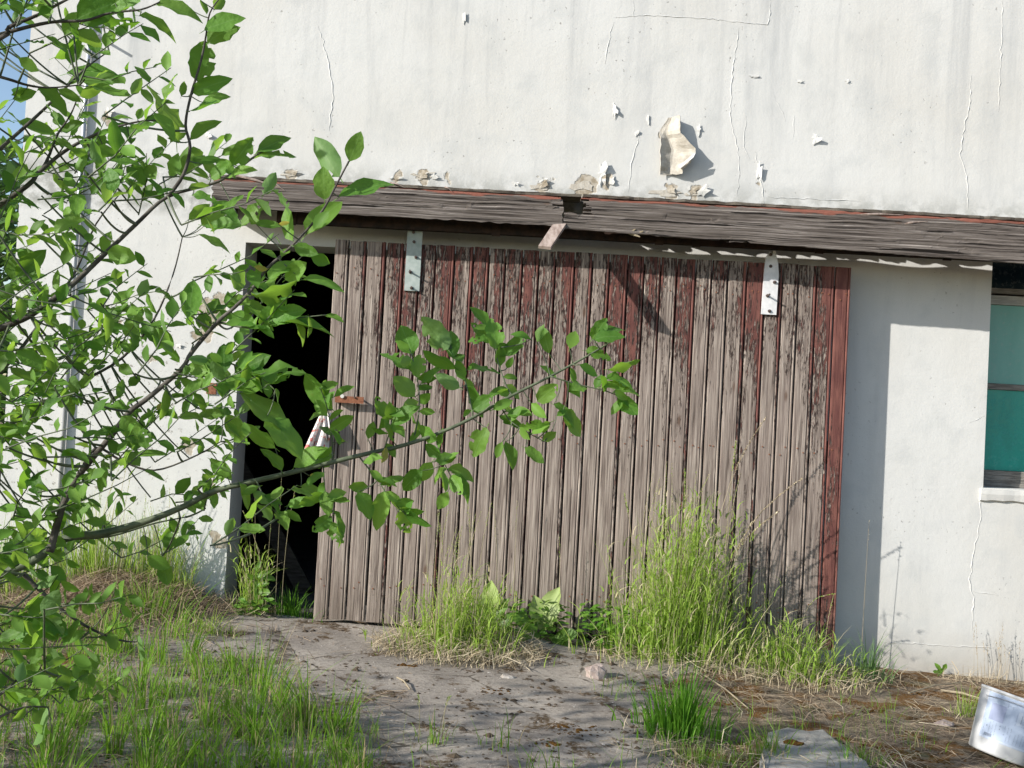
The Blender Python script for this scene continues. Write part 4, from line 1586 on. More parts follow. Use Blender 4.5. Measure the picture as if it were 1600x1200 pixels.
for (u0, u1, v1) in ((395, 398, 770), (415, 425, 800), (430, 440, 745), (440, 462, 760), (410, 380, 800)):
    b_ = P(u0, 950, -.15)
    stalk(t8, Vector((b_.x, -.15, surf(b_.x, -.15))), P(u1, v1, -.2), .05, .25, 'grass', .8)
tuft('grass_tuft', 'dark green weeds growing in the threshold of the dark doorway', (455, 966), .16, 170, .08, .22, .007, 'darkgrass', .7, 0, ry=.3)
tuft('grass_tuft', 'yellowish grass tuft left of the white bucket', (1512, 1118), .10, 120, .05, .2, .004, 'grass', .5, 50)
tuft('grass_tuft', 'green grass hanging over the left end of the broken slab', (1205, 1192), .16, 170, .10, .24, .005, 'lawn', .9, 20, flow=(-.4, -.3), ry=.8)
tuft('grass_tuft', 'thin grass tuft leaning over the right edge of the broken slab', (1345, 1196), .12, 90, .06, .2, .004, 'lawn', .9, 60, ry=.7)
t12 = tuft('grass_tuft', 'few upright blades growing in front of the broken slab', (1322, 1205), .05, 12, .12, .24, .004, 'darkgrass', .4, 0)
tuft('grass_tuft', 'fine grass patch at the lower middle edge of the photo', (1090, 1195), .30, 320, .05, .15, .003, 'lawn', .7, 90, ry=.5)
tuft('grass_tuft', 'tall green grass clump against the wall far left', None, .42, 700, .25, .75, .006, 'grass', .35, 150, 6, (.6, .95), base=Vector((-2.45, -.14, 0)), ry=.2)
tuft('grass_tuft', 'upright green grass against the wall left of the doorway', None, .26, 330, .2, .62, .006, 'grass', .4, 60, 4, (.5, .8), base=Vector((-2.08, -.12, 0)), ry=.2, leafy=60, lh=(.2, .55))
tuft('grass_tuft', 'green grass strip at the wall corner behind the willow', None, .35, 420, .2, .6, .006, 'grass', .4, 80, base=Vector((-3.0, -.25, 0)), ry=.35)
tuft('grass_tuft', 'short green grass clump before the straw heap', (230, 965), .32, 560, .08, .30, .0045, 'lawn', .7, 80, ry=.6)
tuft('grass_tuft', 'short green grass clump leaning over the apron edge left', (330, 995), .12, 110, .06, .2, .005, 'grass', .9, 40, ry=.6)

# long dry stems lying by the wall foot
for i, (u0, v0, u1, v1, r, lab) in enumerate([(1555, 1066, 1625, 1074, .008, 'pale dry stick lying along the wall foot behind the bucket'), (1470, 1082, 1540, 1098, .006, 'white dry stem lying left of the bucket'),
                                              (1420, 1086, 1500, 1070, .004, 'thin dry stem beside the white dry stem near the wall'), (620, 1068, 640, 1088, .004, 'short dry stem on the apron under the left grass clump'),
                                              (1100, 1058, 1170, 1112, .004, 'long dry stem slanting right of the dark grass clump')]):
    a_, b_ = G(u0, v0), G(u1, v1)
    a_.z, b_.z = surf(a_.x, a_.y) + .012, surf(b_.x, b_.y) + .014
    if u0 == 1555:
        a_ = P(u0, v0, -.06)
        b_ = P(u1, v1, -.10)
    m = MB()
    m.tube([a_, a_.lerp(b_, .5) + Vector((0, .01, .01)), b_], [r, r, r * .7], 6)
    tag(m.build('dry_stem', M['straw'], origin=a_), lab, 'stem', 'dry stems on the ground')

# ================================================================== BROAD-LEAVED WEEDS
def unit_leaf(w_, curl, fold, wavy, seed, shape='willow', n_=7, chew=0):
    """leaf from (0,0,0) to (0,1,0) lying in the xy plane"""
    r_ = random.Random(seed)
    vs_, fs_ = [], []
    for i in range(n_ + 1):
        t = i / n_
        if shape == 'willow':
            ww = w_ * .5 * (math.sin(math.pi * min(1, t * .93 + .04) ** .88)) ** .8
        else:
            ww = w_ * .5 * (math.sin(math.pi * (t * .84 + .1))) ** .65
        if i == 0:
            ww = .012
        if i == n_:
            ww = .002
        zc = curl * t * t + .02 * math.sin(t * 7 + seed)
        e1, e2 = r_.uniform(.88, 1.08), r_.uniform(.88, 1.08)
        wl, wr = wavy * math.sin(t * 11 + seed), wavy * math.sin(t * 12 + seed * 2 + 1)
        vs_ += [(-ww * e1, t, zc + fold * ww + wl * ww), (-ww * .5, t, zc + fold * ww * .35), (0, t, zc), (ww * .5, t, zc + fold * ww * .35), (ww * e2, t, zc + fold * ww + wr * ww)]
    for i in range(n_):
        for k_ in range(4):
            fs_.append((i * 5 + k_, i * 5 + k_ + 1, (i + 1) * 5 + k_ + 1, (i + 1) * 5 + k_))
    # stalk
    b0 = len(vs_)
    vs_ += [(-.008, -.16, -.02), (.008, -.16, -.02), (.012, .02, 0), (-.012, .02, 0)]
    fs_.append((b0, b0 + 1, b0 + 2, b0 + 3))
    if chew:
        # bites out of the edge and holes
        drop = set()
        for _ in range(chew):
            i = r_.randrange(1, n_ - 1)
            drop.add(i * 4 + r_.choice((0, 3, 0, 3, 1, 2)))
        fs_ = [f for k_, f in enumerate(fs_) if k_ not in drop]
    return vs_, fs_


def leaf_mesh(name, mat, *a_, **k_):
    v_, f_ = unit_leaf(*a_, **k_)
    me = bpy.data.meshes.new(name)
    me.from_pydata(v_, [], f_)
    me.polygons.foreach_set('use_smooth', [True] * len(me.polygons))
    me.materials.append(M[mat])
    return me


DOCK = [leaf_mesh('dock_leaf', 'weed', .5, c_, .3, .3, s_, shape='dock') for c_, s_ in ((-.25, 1), (-.5, 2), (.1, 3))]
DOCKP = [leaf_mesh('dock_leaf_pale', 'paleweed', .55, c_, .35, .35, s_, shape='dock') for c_, s_ in ((-.2, 4), (-.4, 5))]


def frame(base_, tip_, nrm):
    L_ = (tip_ - base_).length
    y_ = (tip_ - base_).normalized()
    x_ = y_.cross(nrm)
    if x_.length < 1e-4:
        x_ = y_.orthogonal()
    x_.normalize()
    z_ = x_.cross(y_)
    return L_, Matrix(((x_.x, y_.x, z_.x, base_.x), (x_.y, y_.y, z_.y, base_.y), (x_.z, y_.z, z_.z, base_.z), (0, 0, 0, 1))) @ Matrix.Diagonal((L_, L_, L_, 1))


def weed(label, base_px, yy, leaves, small=0, spread=.1):
    b0 = P(base_px[0], base_px[1], yy)
    b0.z = surf(b0.x, yy)
    t_ = thing('broad_leaved_weed', b0, label, 'weed', 'broad leaved weeds before the door')
    m_ = MB()
    for (u0, v0, u1, v1, dy, pale) in leaves:
        q0, q1 = P(u0, v0, yy + dy * .3), P(u1, v1, yy + dy)
        L_, mx = frame(q0, q1, Vector((rng.uniform(-.5, .3), -1, rng.uniform(.2, .9))))
        ms_ = rng.choice(DOCKP if pale else DOCK)
        o_ = bpy.data.objects.new('leaf', ms_)
        COL.objects.link(o_)
        o_.parent = t_
        o_.matrix_basis = Matrix.Translation(-b0) @ mx
        m_.tube([b0 + Vector((rng.uniform(-.02, .02), 0, 0)), (b0 + q0) / 2 + Vector((0, -.01, .02)), q0], [.004, .003, .002], 5)
    m_.build('stem', M['weed'], t_)
    if small:
        m_ = MB()
        for _ in range(small):
            a_ = rng.uniform(0, 6.28)
            d_ = spread * math.sqrt(rng.random())
            q0 = b0 + Vector((math.cos(a_) * d_, min(0, math.sin(a_) * d_ * .5), rng.uniform(.0, spread * 1.3)))
            if q0.y > -.2:
                q0.y = -.2
            dv_ = Vector((math.cos(a_) + rng.gauss(0, .5), -abs(math.sin(a_)) + rng.gauss(0, .3), rng.uniform(-.3, .6))).normalized()
            L_, mx = frame(q0, q0 + dv_ * rng.uniform(.03, .065), Vector((rng.gauss(0, .4), rng.gauss(-.3, .4), 1)))
            v_, f_ = unit_leaf(.5, -.2, .2, .1, rng.randint(0, 99), 'dock', 4)
            m_.add([mx @ Vector(x_) for x_ in v_], f_)
        o_ = m_.build('foliage', M['weed'], t_)
        o_['kind'] = 'stuff'
    return t_


weed('leafy weed with large pale upright leaves right of the left grass clump', (840, 1010), -.32,
     [(850, 985, 862, 922, -.05, 1), (846, 985, 838, 932, -.03, 1), (838, 990, 812, 958, -.1, 0), (862, 1000, 905, 992, -.12, 0), (845, 1005, 800, 985, -.12, 0), (850, 1008, 880, 1035, -.16, 0), (840, 1010, 815, 1050, -.18, 1),
      (852, 1015, 858, 1080, -.25, 1), (860, 1005, 885, 1010, -.15, 0)], 120, .16)
weed('leafy weed with one round pale leaf in the left grass clump', (770, 1005), -.3,
     [(768, 960, 765, 910, -.05, 1), (770, 970, 790, 935, -.05, 0), (765, 975, 745, 945, -.05, 0), (775, 980, 800, 960, -.1, 0)], 60, .1)
weed('low leafy weed with a glossy leaf left of the tall grass clump', (960, 1015), -.36,
     [(965, 1010, 955, 975, -.08, 0), (970, 1015, 985, 985, -.1, 0), (975, 1018, 950, 1005, -.14, 0)], 260, .2)
weed('leafy weed growing at the doorway beside the left jamb', (400, 950), -.14,
     [(402, 902, 416, 892, -.04, 0), (402, 915, 418, 910, -.04, 0), (398, 905, 386, 896, -.04, 0), (404, 925, 424, 926, -.05, 0), (400, 892, 406, 878, -.03, 0), (410, 900, 428, 904, -.03, 0)], 40, .09)
weed('little green weed at the foot of the white wall right', (1470, 1055), -.08,
     [(1471, 1052, 1466, 1038, -.02, 0), (1471, 1050, 1478, 1036, -.02, 0), (1470, 1053, 1460, 1048, -.03, 0)])

# ================================================================== WILLOW (foreground left)
LEAFM = [leaf_mesh('willow_leaf', 'leaf', w_, c_, f_, wv, s_) for (w_, c_, f_, wv, s_) in
         [(.52, -.18, .25, .10, 1), (.58, -.3, .15, .14, 2), (.62, .12, .3, .08, 3), (.50, -.08, .4, .12, 4), (.66, -.22, .1, .16, 5), (.46, -.35, .3, .1, 6), (.6, -.12, .2, .2, 7)]]
LEAFM += [leaf_mesh('willow_leaf', 'leaf', w_, c_, f_, wv, s_, n_=n_, chew=ch) for (w_, c_, f_, wv, s_, n_, ch) in
          [(.6, -.25, .35, .2, 11, 12, 3), (.55, -.4, .2, .25, 12, 12, 4), (.64, .2, .3, .15, 13, 10, 2), (.48, -.5, .5, .2, 14, 9, 0), (.56, -.15, .1, .3, 15, 12, 5), (.44, .25, .45, .2, 16, 9, 1)]]
LEAFUNIT = [unit_leaf(w_, c_, f_, wv, s_, n_=4) for (w_, c_, f_, wv, s_) in [(.52, -.18, .25, .10, 1), (.6, -.3, .15, .14, 2), (.62, .12, .3, .08, 3), (.5, -.1, .4, .12, 4)]]
YLEAF = leaf_mesh('yellow_leaf', 'yleaf', .5, -.1, .2, .1, 8)

WB = Vector((-1.75, -4.15, surf(-1.75, -4.15)))
willow = thing('willow_bush', WB, 'leafy green willow bush reaching in from the left', 'bush')

D0 = -4.15        # depth plane of the near branches
branches = [
    # px path, y plane start, y plane end, radius start, end, bark
    ([(-330, 1130), (-150, 985), (-40, 915), (50, 877), (100, 842), (165, 832), (235, 812), (290, 790), (340, 766), (440, 742), (560, 712), (640, 693), (720, 662), (800, 618), (860, 588), (925, 552), (960, 530)], -4.15, -4.0, .0125, .0018, 'greenbark'),
    ([(78, 862), (90, 817), (100, 787), (123, 743), (173, 682), (203, 643), (230, 623), (283, 577), (300, 550), (340, 503), (367, 480), (393, 453), (417, 420), (455, 385), (500, 335), (525, 290), (545, 252)], -4.15, -4.2, .0085, .0018, 'bark'),
    ([(-250, 640), (-100, 560), (0, 513), (47, 493), (110, 447), (150, 410), (213, 350), (263, 307), (343, 283), (400, 243), (440, 220)], -4.2, -4.1, .010, .0018, 'bark'),
    ([(263, 307), (287, 272), (297, 230), (290, 195), (298, 150), (314, 95), (322, 55), (328, 20), (345, -5)], -4.14, -4.16, .0045, .0015, 'bark'),
    ([(-150, 120), (0, 60), (13, 43), (60, 23), (103, 0), (150, -25)], -4.3, -4.3, .006, .002, 'bark'),
    ([(-120, 90), (3, 53), (77, 35), (133, 32), (173, 20), (220, 15), (250, 3)], -4.25, -4.2, .005, .0015, 'bark'),
    ([(-150, 80), (0, 120), (43, 133), (77, 137), (123, 133)], -4.1, -4.0, .005, .0015, 'bark'),
    ([(-160, 460), (-40, 350), (43, 290), (60, 270), (100, 237), (143, 213), (177, 200), (217, 190), (260, 187)], -4.0, -3.95, .008, .0015, 'bark'),
    ([(67, 263), (78, 240), (90, 210), (110, 180), (122, 150)], -3.98, -3.95, .004, .0014, 'bark'),
    ([(37, 897), (57, 917), (97, 953), (143, 983), (187, 1000), (212, 1003)], -4.15, -4.1, .0055, .0015, 'bark'),
    ([(-200, 1040), (-60, 1095), (0, 1085), (30, 1060), (70, 1048)], -4.25, -4.2, .005, .0015, 'bark'),
    ([(-60, 1160), (0, 1120), (40, 1105), (75, 1105)], -4.3, -4.25, .004, .0014, 'bark'),
    ([(-300, 860), (-120, 760), (-20, 690), (50, 640), (120, 600), (190, 560), (240, 500), (270, 430), (285, 370)], -3.75, -3.55, .009, .0015, 'bark'),
    ([(-250, 420), (-80, 300), (20, 215), (80, 160), (130, 110), (170, 80)], -3.7, -3.6, .008, .0015, 'bark'),
    ([(-200, 760), (-60, 640), (20, 560), (80, 480), (120, 420), (150, 350), (190, 300)], -3.5, -3.4, .008, .0015, 'bark'),
    ([(123, 743), (150, 700), (190, 720), (240, 735), (300, 715), (345, 690)], -4.15, -4.05, .004, .0012, 'bark'),
    ([(283, 577), (330, 560), (400, 585), (430, 610)], -4.17, -4.2, .003, .0011, 'greenbark'),
    ([(340, 503), (390, 512), (440, 500), (510, 492)], -4.17, -4.2, .003, .0011, 'greenbark'),
    ([(100, 842), (170, 838), (240, 818), (290, 808)], -4.12, -4.02, .004, .0012, 'greenbark'),
    ([(860, 588), (900, 600), (950, 612), (975, 625)], -4.02, -4.0, .002, .001, 'greenbark'),
    ([(800, 618), (790, 600), (775, 555), (765, 510)], -4.02, -4.0, .002, .001, 'greenbark'),
    ([(645, 693), (655, 640), (652, 590), (640, 545)], -4.03, -4.0, .002, .001, 'greenbark'),
    ([(740, 655), (728, 600), (712, 560), (700, 530)], -4.03, -4.0, .002, .001, 'greenbark'),
    ([(520, 722), (518, 680), (512, 640), (500, 605)], -4.05, -4.05, .002, .001, 'greenbark'),
    ([(600, 703), (612, 660), (605, 640)], -4.05, -4.05, .002, .001, 'greenbark'),
    ([(560, 712), (590, 750), (610, 780), (635, 805)], -4.05, -4.1, .002, .001, 'greenbark'),
    ([(505, 728), (508, 770), (514, 805)], -4.05, -4.1, .002, .001, 'greenbark'),
    ([(680, 680), (690, 715), (705, 745)], -4.03, -4.05, .002, .001, 'greenbark'),
    ([(780, 630), (800, 660), (850, 690)], -4.02, -4.05, .002, .001, 'greenbark'),
    ([(400, 750), (420, 790), (440, 805)], -4.08, -4.1, .002, .001, 'greenbark'),
]
brpts = []      # sampled points for attaching twigs
for (px, ya, yb_, r0, r1, mt) in branches:
    pts = []
    for i, (u, v) in enumerate(px):
        k_ = i / (len(px) - 1)
        pts.append(P(u, v, ya + (yb_ - ya) * k_))
    # smooth subdivision (Catmull-Rom)
    sm = []
    for i in range(len(pts) - 1):
        p0, p1, p2, p3 = pts[max(0, i - 1)], pts[i], pts[i + 1], pts[min(len(pts) - 1, i + 2)]
        for j in range(4):
            t = j / 4
            sm.append(.5 * ((2 * p1) + (p2 - p0) * t + (2 * p0 - 5 * p1 + 4 * p2 - p3) * t * t + (3 * p1 - p0 - 3 * p2 + p3) * t ** 3))
    sm.append(pts[-1])
    m = MB()
    n_ = len(sm)
    m.tube(sm, [(r0 + (r1 - r0) * (i / (n_ - 1)) ** .8) * (1 + .08 * fbm(i * .9, r0 * 900)) for i in range(n_)], 8)
    m.build('branch', M[mt], willow, smooth=True)
    brpts += [(q, (r0 + (r1 - r0) * i / (n_ - 1))) for i, q in enumerate(sm)]
# trunks off to the left
m = MB()
for (tx, ty, bx, by, hh) in ((-1.75, -4.15, -1.35, -4.15, 1.0), (-1.8, -4.2, -2.6, -4.4, 2.6), (-1.85, -4.1, -3.4, -4.0, 3.0), (-1.7, -4.2, -2.0, -3.9, 2.8), (-1.72, -4.1, -2.9, -4.6, 1.8)):
    a_ = Vector((tx, ty, surf(tx, ty) - .05))
    b_ = Vector((bx, by, hh))
    pts = [a_.lerp(b_, k_ / 6) + Vector((.06 * fbm(k_, tx * 9), .06 * fbm(k_, ty * 7), 0)) for k_ in range(7)]
    m.tube(pts, [.035 * (1 - .11 * k_) for k_ in range(7)], 8)
for end in (P(-330, 1130, -4.15), P(-250, 640, -4.2), P(-150, 120, -4.3), P(-120, 90, -4.25), P(-150, 80, -4.1), P(-160, 460, -4.0), P(-200, 1040, -4.25), P(-60, 1160, -4.3), P(-300, 860, -3.75), P(-250, 420, -3.7), P(-200, 760, -3.5)):
    a_ = Vector((-1.75, -4.15, surf(-1.75, -4.15) + max(.05, (end.z - .3) * .45)))
    m.tube([a_, a_.lerp(end, .5) + Vector((0, 0, -.05)), end], [.02, .014, .009], 7)
m.build('trunk', M['bark'], willow, smooth=True)

# leaves placed one by one (base px, tip px, width/length as seen)
EX = [
    (320, 47, 374, 18, .6), (323, 66, 368, 36, .6), (310, 128, 321, 62, .8), (302, 145, 350, 121, .6), (317, 160, 353, 144, .4), (297, 173, 343, 170, .2), (276, 222, 262, 128, .36), (283, 150, 286, 128, .5),
    (297, 218, 343, 187, .4), (283, 222, 262, 218, .4), (363, 258, 392, 219, .8), (403, 237, 447, 207, .45), (395, 248, 450, 225, .2), (312, 255, 343, 245, .5), (330, 278, 362, 258, .5), (355, 277, 398, 263, .3),
    (300, 305, 333, 303, .25), (295, 343, 327, 320, .7), (315, 352, 362, 320, .65), (320, 352, 384, 364, .45), (310, 367, 361, 382, .22), (378, 352, 413, 314, .6), (400, 350, 437, 350, .4),
    (507, 312, 505, 262, .8), (478, 366, 526, 305, .55), (530, 276, 486, 211, .28), (546, 252, 563, 208, .7), (530, 308, 604, 270, .3), (490, 358, 514, 333, .5), (458, 376, 441, 323, .42), (440, 402, 450, 383, .5),
    (460, 385, 493, 396, .7), (485, 400, 516, 412, .7), (446, 437, 480, 411, .6), (420, 436, 456, 400, .5), (473, 437, 533, 437, .25), (393, 462, 459, 456, .3), (408, 512, 442, 470, .8), (435, 505, 514, 492, .18),
    (293, 497, 304, 433, .65), (362, 490, 398, 508, .7), (425, 500, 470, 480, .5), (450, 490, 480, 520, .3), (350, 583, 350, 532, .65), (367, 583, 418, 554, .5), (393, 585, 471, 573, .3), (420, 622, 417, 588, .42),
    (410, 607, 354, 600, .5), (375, 615, 459, 657, .32), (415, 653, 476, 702, .4), (347, 650, 310, 640, .5), (168, 393, 214, 405, .75), (25, 432, 70, 392, 1.0), (10, 405, 45, 440, .7), (52, 590, 89, 568, .85), (93, 607, 121, 642, .5),
    (110, 520, 142, 525, .5), (258, 608, 263, 650, .35), (185, 570, 208, 585, .8), (220, 500, 245, 540, .6), (243, 505, 262, 562, .5), (200, 640, 150, 630, .3), (190, 650, 220, 690, .7), (40, 140, 20, 150, .5), (20, 155, 57, 145, .55),
    (60, 137, 105, 170, .4), (90, 140, 125, 155, .5), (145, 135, 200, 163, .25), (125, 150, 160, 138, .5), (110, 100, 130, 60, .5), (85, 90, 132, 65, .4), (30, 90, 60, 110, .6), (105, 115, 180, 103, .3), (120, 125, 188, 120, .3), (30, 190, 85, 205, .4),
    (95, 205, 133, 195, .4), (80, 175, 100, 195, .5), (160, 235, 150, 200, .6), (170, 250, 210, 240, .3), (205, 225, 185, 175, .4), (215, 187, 222, 168, .7), (226, 187, 270, 180, .35), (105, 130, 155, 115, .35), (155, 30, 215, 42, .3), (175, 18, 222, 12, .35), (218, 25, 276, 42, .28),
    (245, 8, 306, 8, .3), (290, 10, 305, 25, .4), (313, 0, 325, 18, .3), (335, 15, 346, -5, .6), (60, 25, 80, 5, .6), (75, 30, 70, 0, .6), (110, 40, 125, 60, .4), (120, 30, 180, 0, .6), (180, 5, 220, -15, .5),
    (645, 553, 626, 507, .7), (650, 585, 611, 542, .35), (652, 590, 656, 552, .8), (648, 620, 615, 587, .3), (655, 630, 673, 614, .8), (658, 600, 694, 579, .35), (700, 546, 663, 499, .3), (708, 560, 704, 512, .7), (713, 576, 666, 544, .35),
    (725, 594, 714, 563, .8), (730, 578, 777, 566, .25), (718, 606, 682, 587, .35), (765, 512, 737, 479, .45), (775, 545, 770, 497, .6), (773, 541, 734, 514, .35), (788, 556, 822, 531, .5), (792, 575, 800, 560, .7), (858, 552, 847, 510, .9), (830, 530, 800, 520, .4),
    (840, 535, 845, 508, .5), (890, 545, 900, 515, .7), (925, 530, 947, 499, .7), (928, 530, 972, 519, .38), (915, 548, 953, 553, .5), (950, 577, 999, 567, .28), (905, 570, 935, 585, .5), (940, 605, 994, 598, .35), (945, 590, 990, 598, .3),
    (965, 620, 994, 647, .6), (960, 610, 980, 625, .8), (935, 520, 975, 505, .3), (840, 627, 872, 600, .7), (830, 630, 851, 652, .6), (865, 632, 904, 656, .4), (880, 640, 909, 680, .5), (860, 660, 817, 676, .5), (870, 650, 885, 640, .6), (760, 668, 737, 712, .6),
    (740, 640, 770, 620, .6), (780, 650, 812, 672, .5), (790, 690, 803, 731, .5), (785, 690, 775, 715, .6), (820, 700, 850, 721, .5), (800, 640, 830, 645, .5), (770, 640, 800, 625, .6), (700, 768, 684, 796, 1.0), (692, 735, 690, 769, .45), (710, 742, 741, 776, .45),
    (700, 732, 741, 745, .45), (680, 720, 712, 715, .6), (675, 722, 654, 753, .9), (660, 735, 625, 765, .6), (600, 768, 589, 824, .8), (560, 768, 582, 806, .5), (575, 760, 545, 760, .6), (622, 800, 641, 834, .8), (630, 795, 667, 826, .3), (518, 807, 489, 830, .7),
    (512, 817, 534, 847, .6), (520, 798, 547, 840, .22), (512, 775, 540, 770, .6), (505, 770, 470, 790, .5), (520, 640, 484, 584, .42), (515, 672, 553, 649, .7), (512, 650, 490, 625, .6), (522, 620, 551, 602, .42), (575, 686, 584, 659, .8), (605, 656, 584, 624, .5), (612, 664, 646, 631, .45),
    (615, 690, 595, 660, .4), (640, 690, 660, 675, .4), (540, 690, 520, 680, .4), (430, 700, 390, 660, .4), (440, 735, 420, 700, .5), (460, 730, 500, 695, .45), (450, 790, 485, 780, .5), (470, 760, 505, 770, .5), (425, 790, 395, 800, .5), (440, 800, 470, 812, .5), (380, 680, 350, 650, .6), (355, 745, 330, 720, .6),
    (375, 755, 395, 790, .45), (365, 690, 385, 675, .7), (340, 720, 360, 745, .7), (190, 945, 205, 965, .6), (180, 920, 195, 945, .6), (217, 992, 214, 1034, .5), (90, 900, 60, 920, .5), (85, 905, 92, 935, .5), (95, 908, 120, 925, .4), (230, 870, 262, 888, .6), (255, 880, 262, 915, .7),
    (75, 975, 100, 985, .6), (70, 985, 30, 1000, .5), (55, 985, 50, 1035, .6), (100, 1005, 130, 985, .5), (0, 1000, 30, 985, .5), (30, 1060, 70, 1040, .6), (70, 1048, 90, 1055, .5), (40, 1105, 20, 1130, .5), (60, 1110, 45, 1090, .5), (75, 1105, 45, 1160, .5), (80, 1145, 50, 1135, .5), (10, 1085, 40, 1100, .5),
]
YEL = [(484, 743, 503, 742, .5), (604, 700, 598, 722, .5), (435, 350, 452, 348, .5), (418, 420, 397, 418, .5), (245, 640, 253, 630, .7)]
leafrec = []     # (size on screen, matrix, yellow)
twigs = MB()


def nearest(q):
    best = None
    for (b_, r_) in brpts:
        d_ = (b_ - q).length_squared
        if best is None or d_ < best[0]:
            best = (d_, b_, r_)
    return best


def place_leaf(q0, q1, wv, yellow=False):
    view = (q0 - CAM).normalized()
    ang = math.acos(max(.12, min(1, wv / .62)))
    y_ = (q1 - q0).normalized()
    n0 = (-view - y_ * (-view).dot(y_)).normalized()
    nrm = Matrix.Rotation(ang * rng.choice((-1, 1)), 3, y_) @ n0
    if nrm.z < 0 and rng.random() < .8:
        # leaves mostly turn their upper side to the sky
        nrm = Matrix.Rotation(-2 * ang, 3, y_) @ nrm if abs((Matrix.Rotation(-2 * ang, 3, y_) @ nrm).z) < 1 and (Matrix.Rotation(-2 * ang, 3, y_) @ nrm).z > nrm.z else nrm
    L_, mx = frame(q0, q1, nrm)
    d_ = (q0 - CAM).length
    leafrec.append((L_ / d_, mx, yellow))


for lst, yel in ((EX, False), (YEL, True)):
    for (u0, v0, u1, v1, wv) in lst:
        q0 = P(u0, v0, D0)
        nb = nearest(q0)
        # choose the depth of the nearest branch as seen
        best = min(brpts, key=lambda b: ((b[0] - CAM).normalized() - (q0 - CAM).normalized()).length_squared)
        yy = best[0].y + rng.uniform(-.03, .03)
        q0 = P(u0, v0, yy)
        q1 = P(u1 + .05 * (u1 - u0), v1 + .05 * (v1 - v0), yy + rng.uniform(-.025, .025))
        place_leaf(q0, q1, wv, yel)
        if (best[0] - q0).length > .008:
            b_ = best[0]
            L_ = (q0 - b_).length
            c1 = b_.lerp(q0, .5) + Vector((.1 * L_, 0, -.12 * L_))
            tp_ = [b_ * (1 - t) ** 2 + c1 * 2 * t * (1 - t) + q0 * t * t for t in (0, .2, .4, .6, .8, 1)]
            twigs.tube(tp_, [.0015, .0014, .0013, .0012, .001, .0009], 5, False)

for (px, ya, yb_, r0, r1, mt) in branches:
    if mt != 'greenbark' or r0 > .0031:
        continue
    for i in range(1, len(px)):
        for k_ in (.25, .6, .95):
            u = px[i - 1][0] + (px[i][0] - px[i - 1][0]) * k_
            v = px[i - 1][1] + (px[i][1] - px[i - 1][1]) * k_
            q0 = P(u, v, yb_)
            a_ = rng.uniform(0, 6.28)
            q1 = q0 + Vector((math.cos(a_) + .3, rng.gauss(0, .5), math.sin(a_) * .8)).normalized() * rng.uniform(.035, .06)
            place_leaf(q0, q1, rng.uniform(.25, .62))

# procedural shoots fill the left side and the unseen crown
def shoot(a_, dirv, L_, nl, ll):
    pts = [a_ + dirv * L_ * t + Vector((0, 0, .12 * L_ * t * t)) + Vector((rng.gauss(0, .004), rng.gauss(0, .004), rng.gauss(0, .004))) for t in (0, .33, .66, 1)]
    twigs.tube(pts, [.002, .0016, .0012, .0008], 5, False)
    side = 1
    for i in range(nl):
        t = .1 + .9 * (i + .5) / nl
        k_ = min(2, int(t * 3))
        q = pts[k_].lerp(pts[k_ + 1], t * 3 - k_)
        side = -side
        lat = dirv.cross(Vector((rng.gauss(0, .5), -1, rng.gauss(0, .4)))).normalized() * side
        dv_ = (dirv * rng.uniform(.3, .9) + lat * rng.uniform(.5, 1) + Vector((rng.gauss(0, .2), rng.gauss(0, .45), rng.gauss(-.1, .25)))).normalized()
        l_ = ll * rng.uniform(.65, 1.15)
        nr = Vector((rng.gauss(0, .45), rng.gauss(-.35, .45), 1))
        Lx, mx = frame(q, q + dv_ * l_, nr)
        leafrec.append((l_ / (q - CAM).length, mx, False))


cnt = 0
while cnt < 300:
    u = rng.uniform(-260, 330)
    v = rng.uniform(-120, 1120)
    if cnt > 288:
        u, v = rng.uniform(250, 380), rng.uniform(480, 790)
    lim = 1.0 if u < 60 else (.85 if u < 200 else .35)
    if v < 170 and u > 150:
        continue
    if v > 880 and u > 130:
        continue
    if 140 < u and 380 < v < 640:
        lim = .4
    if u < 45 and 115 < v < 205:
        continue
    if rng.random() > lim:
        continue
    yy = rng.choice((-4.3, -4.15, -4.0, -3.8, -3.6, -3.45)) + rng.uniform(-.08, .08)
    a_ = P(u, v, yy)
    dirv = Vector((rng.gauss(.75, .45), rng.gauss(.05, .4), rng.gauss(.45, .35))).normalized()
    shoot(a_, dirv, rng.uniform(.10, .24), rng.randint(5, 10), rng.uniform(.04, .064))
    nb = nearest(a_)
    if nb[0] > .0001:
        b_ = nb[1]
        L_ = (a_ - b_).length
        c1, c2 = b_.lerp(a_, .33) + Vector((0, 0, -.06 * L_)), b_.lerp(a_, .7) + Vector((0, 0, -.05 * L_))
        tp_ = [b_ * (1 - t) ** 3 + c1 * 3 * t * (1 - t) ** 2 + c2 * 3 * t * t * (1 - t) + a_ * t ** 3 for t in [k_ / 8 for k_ in range(9)]]
        twigs.tube(tp_, [.0028 - .0001 * k_ for k_ in range(9)], 5, False)
    cnt += 1
tw = twigs.build('twigs', M['greenbark'], willow, smooth=True)
tw['kind'] = 'stuff'


def in_view(mx):
    q = mx.translation
    d_ = CM.transposed() @ (q - CAM)
    if d_.z > -.1:
        return False
    u, v = 800 + F * d_.x / -d_.z, 600 - F * d_.y / -d_.z
    return -20 < u < 1600 and -20 < v < 1210


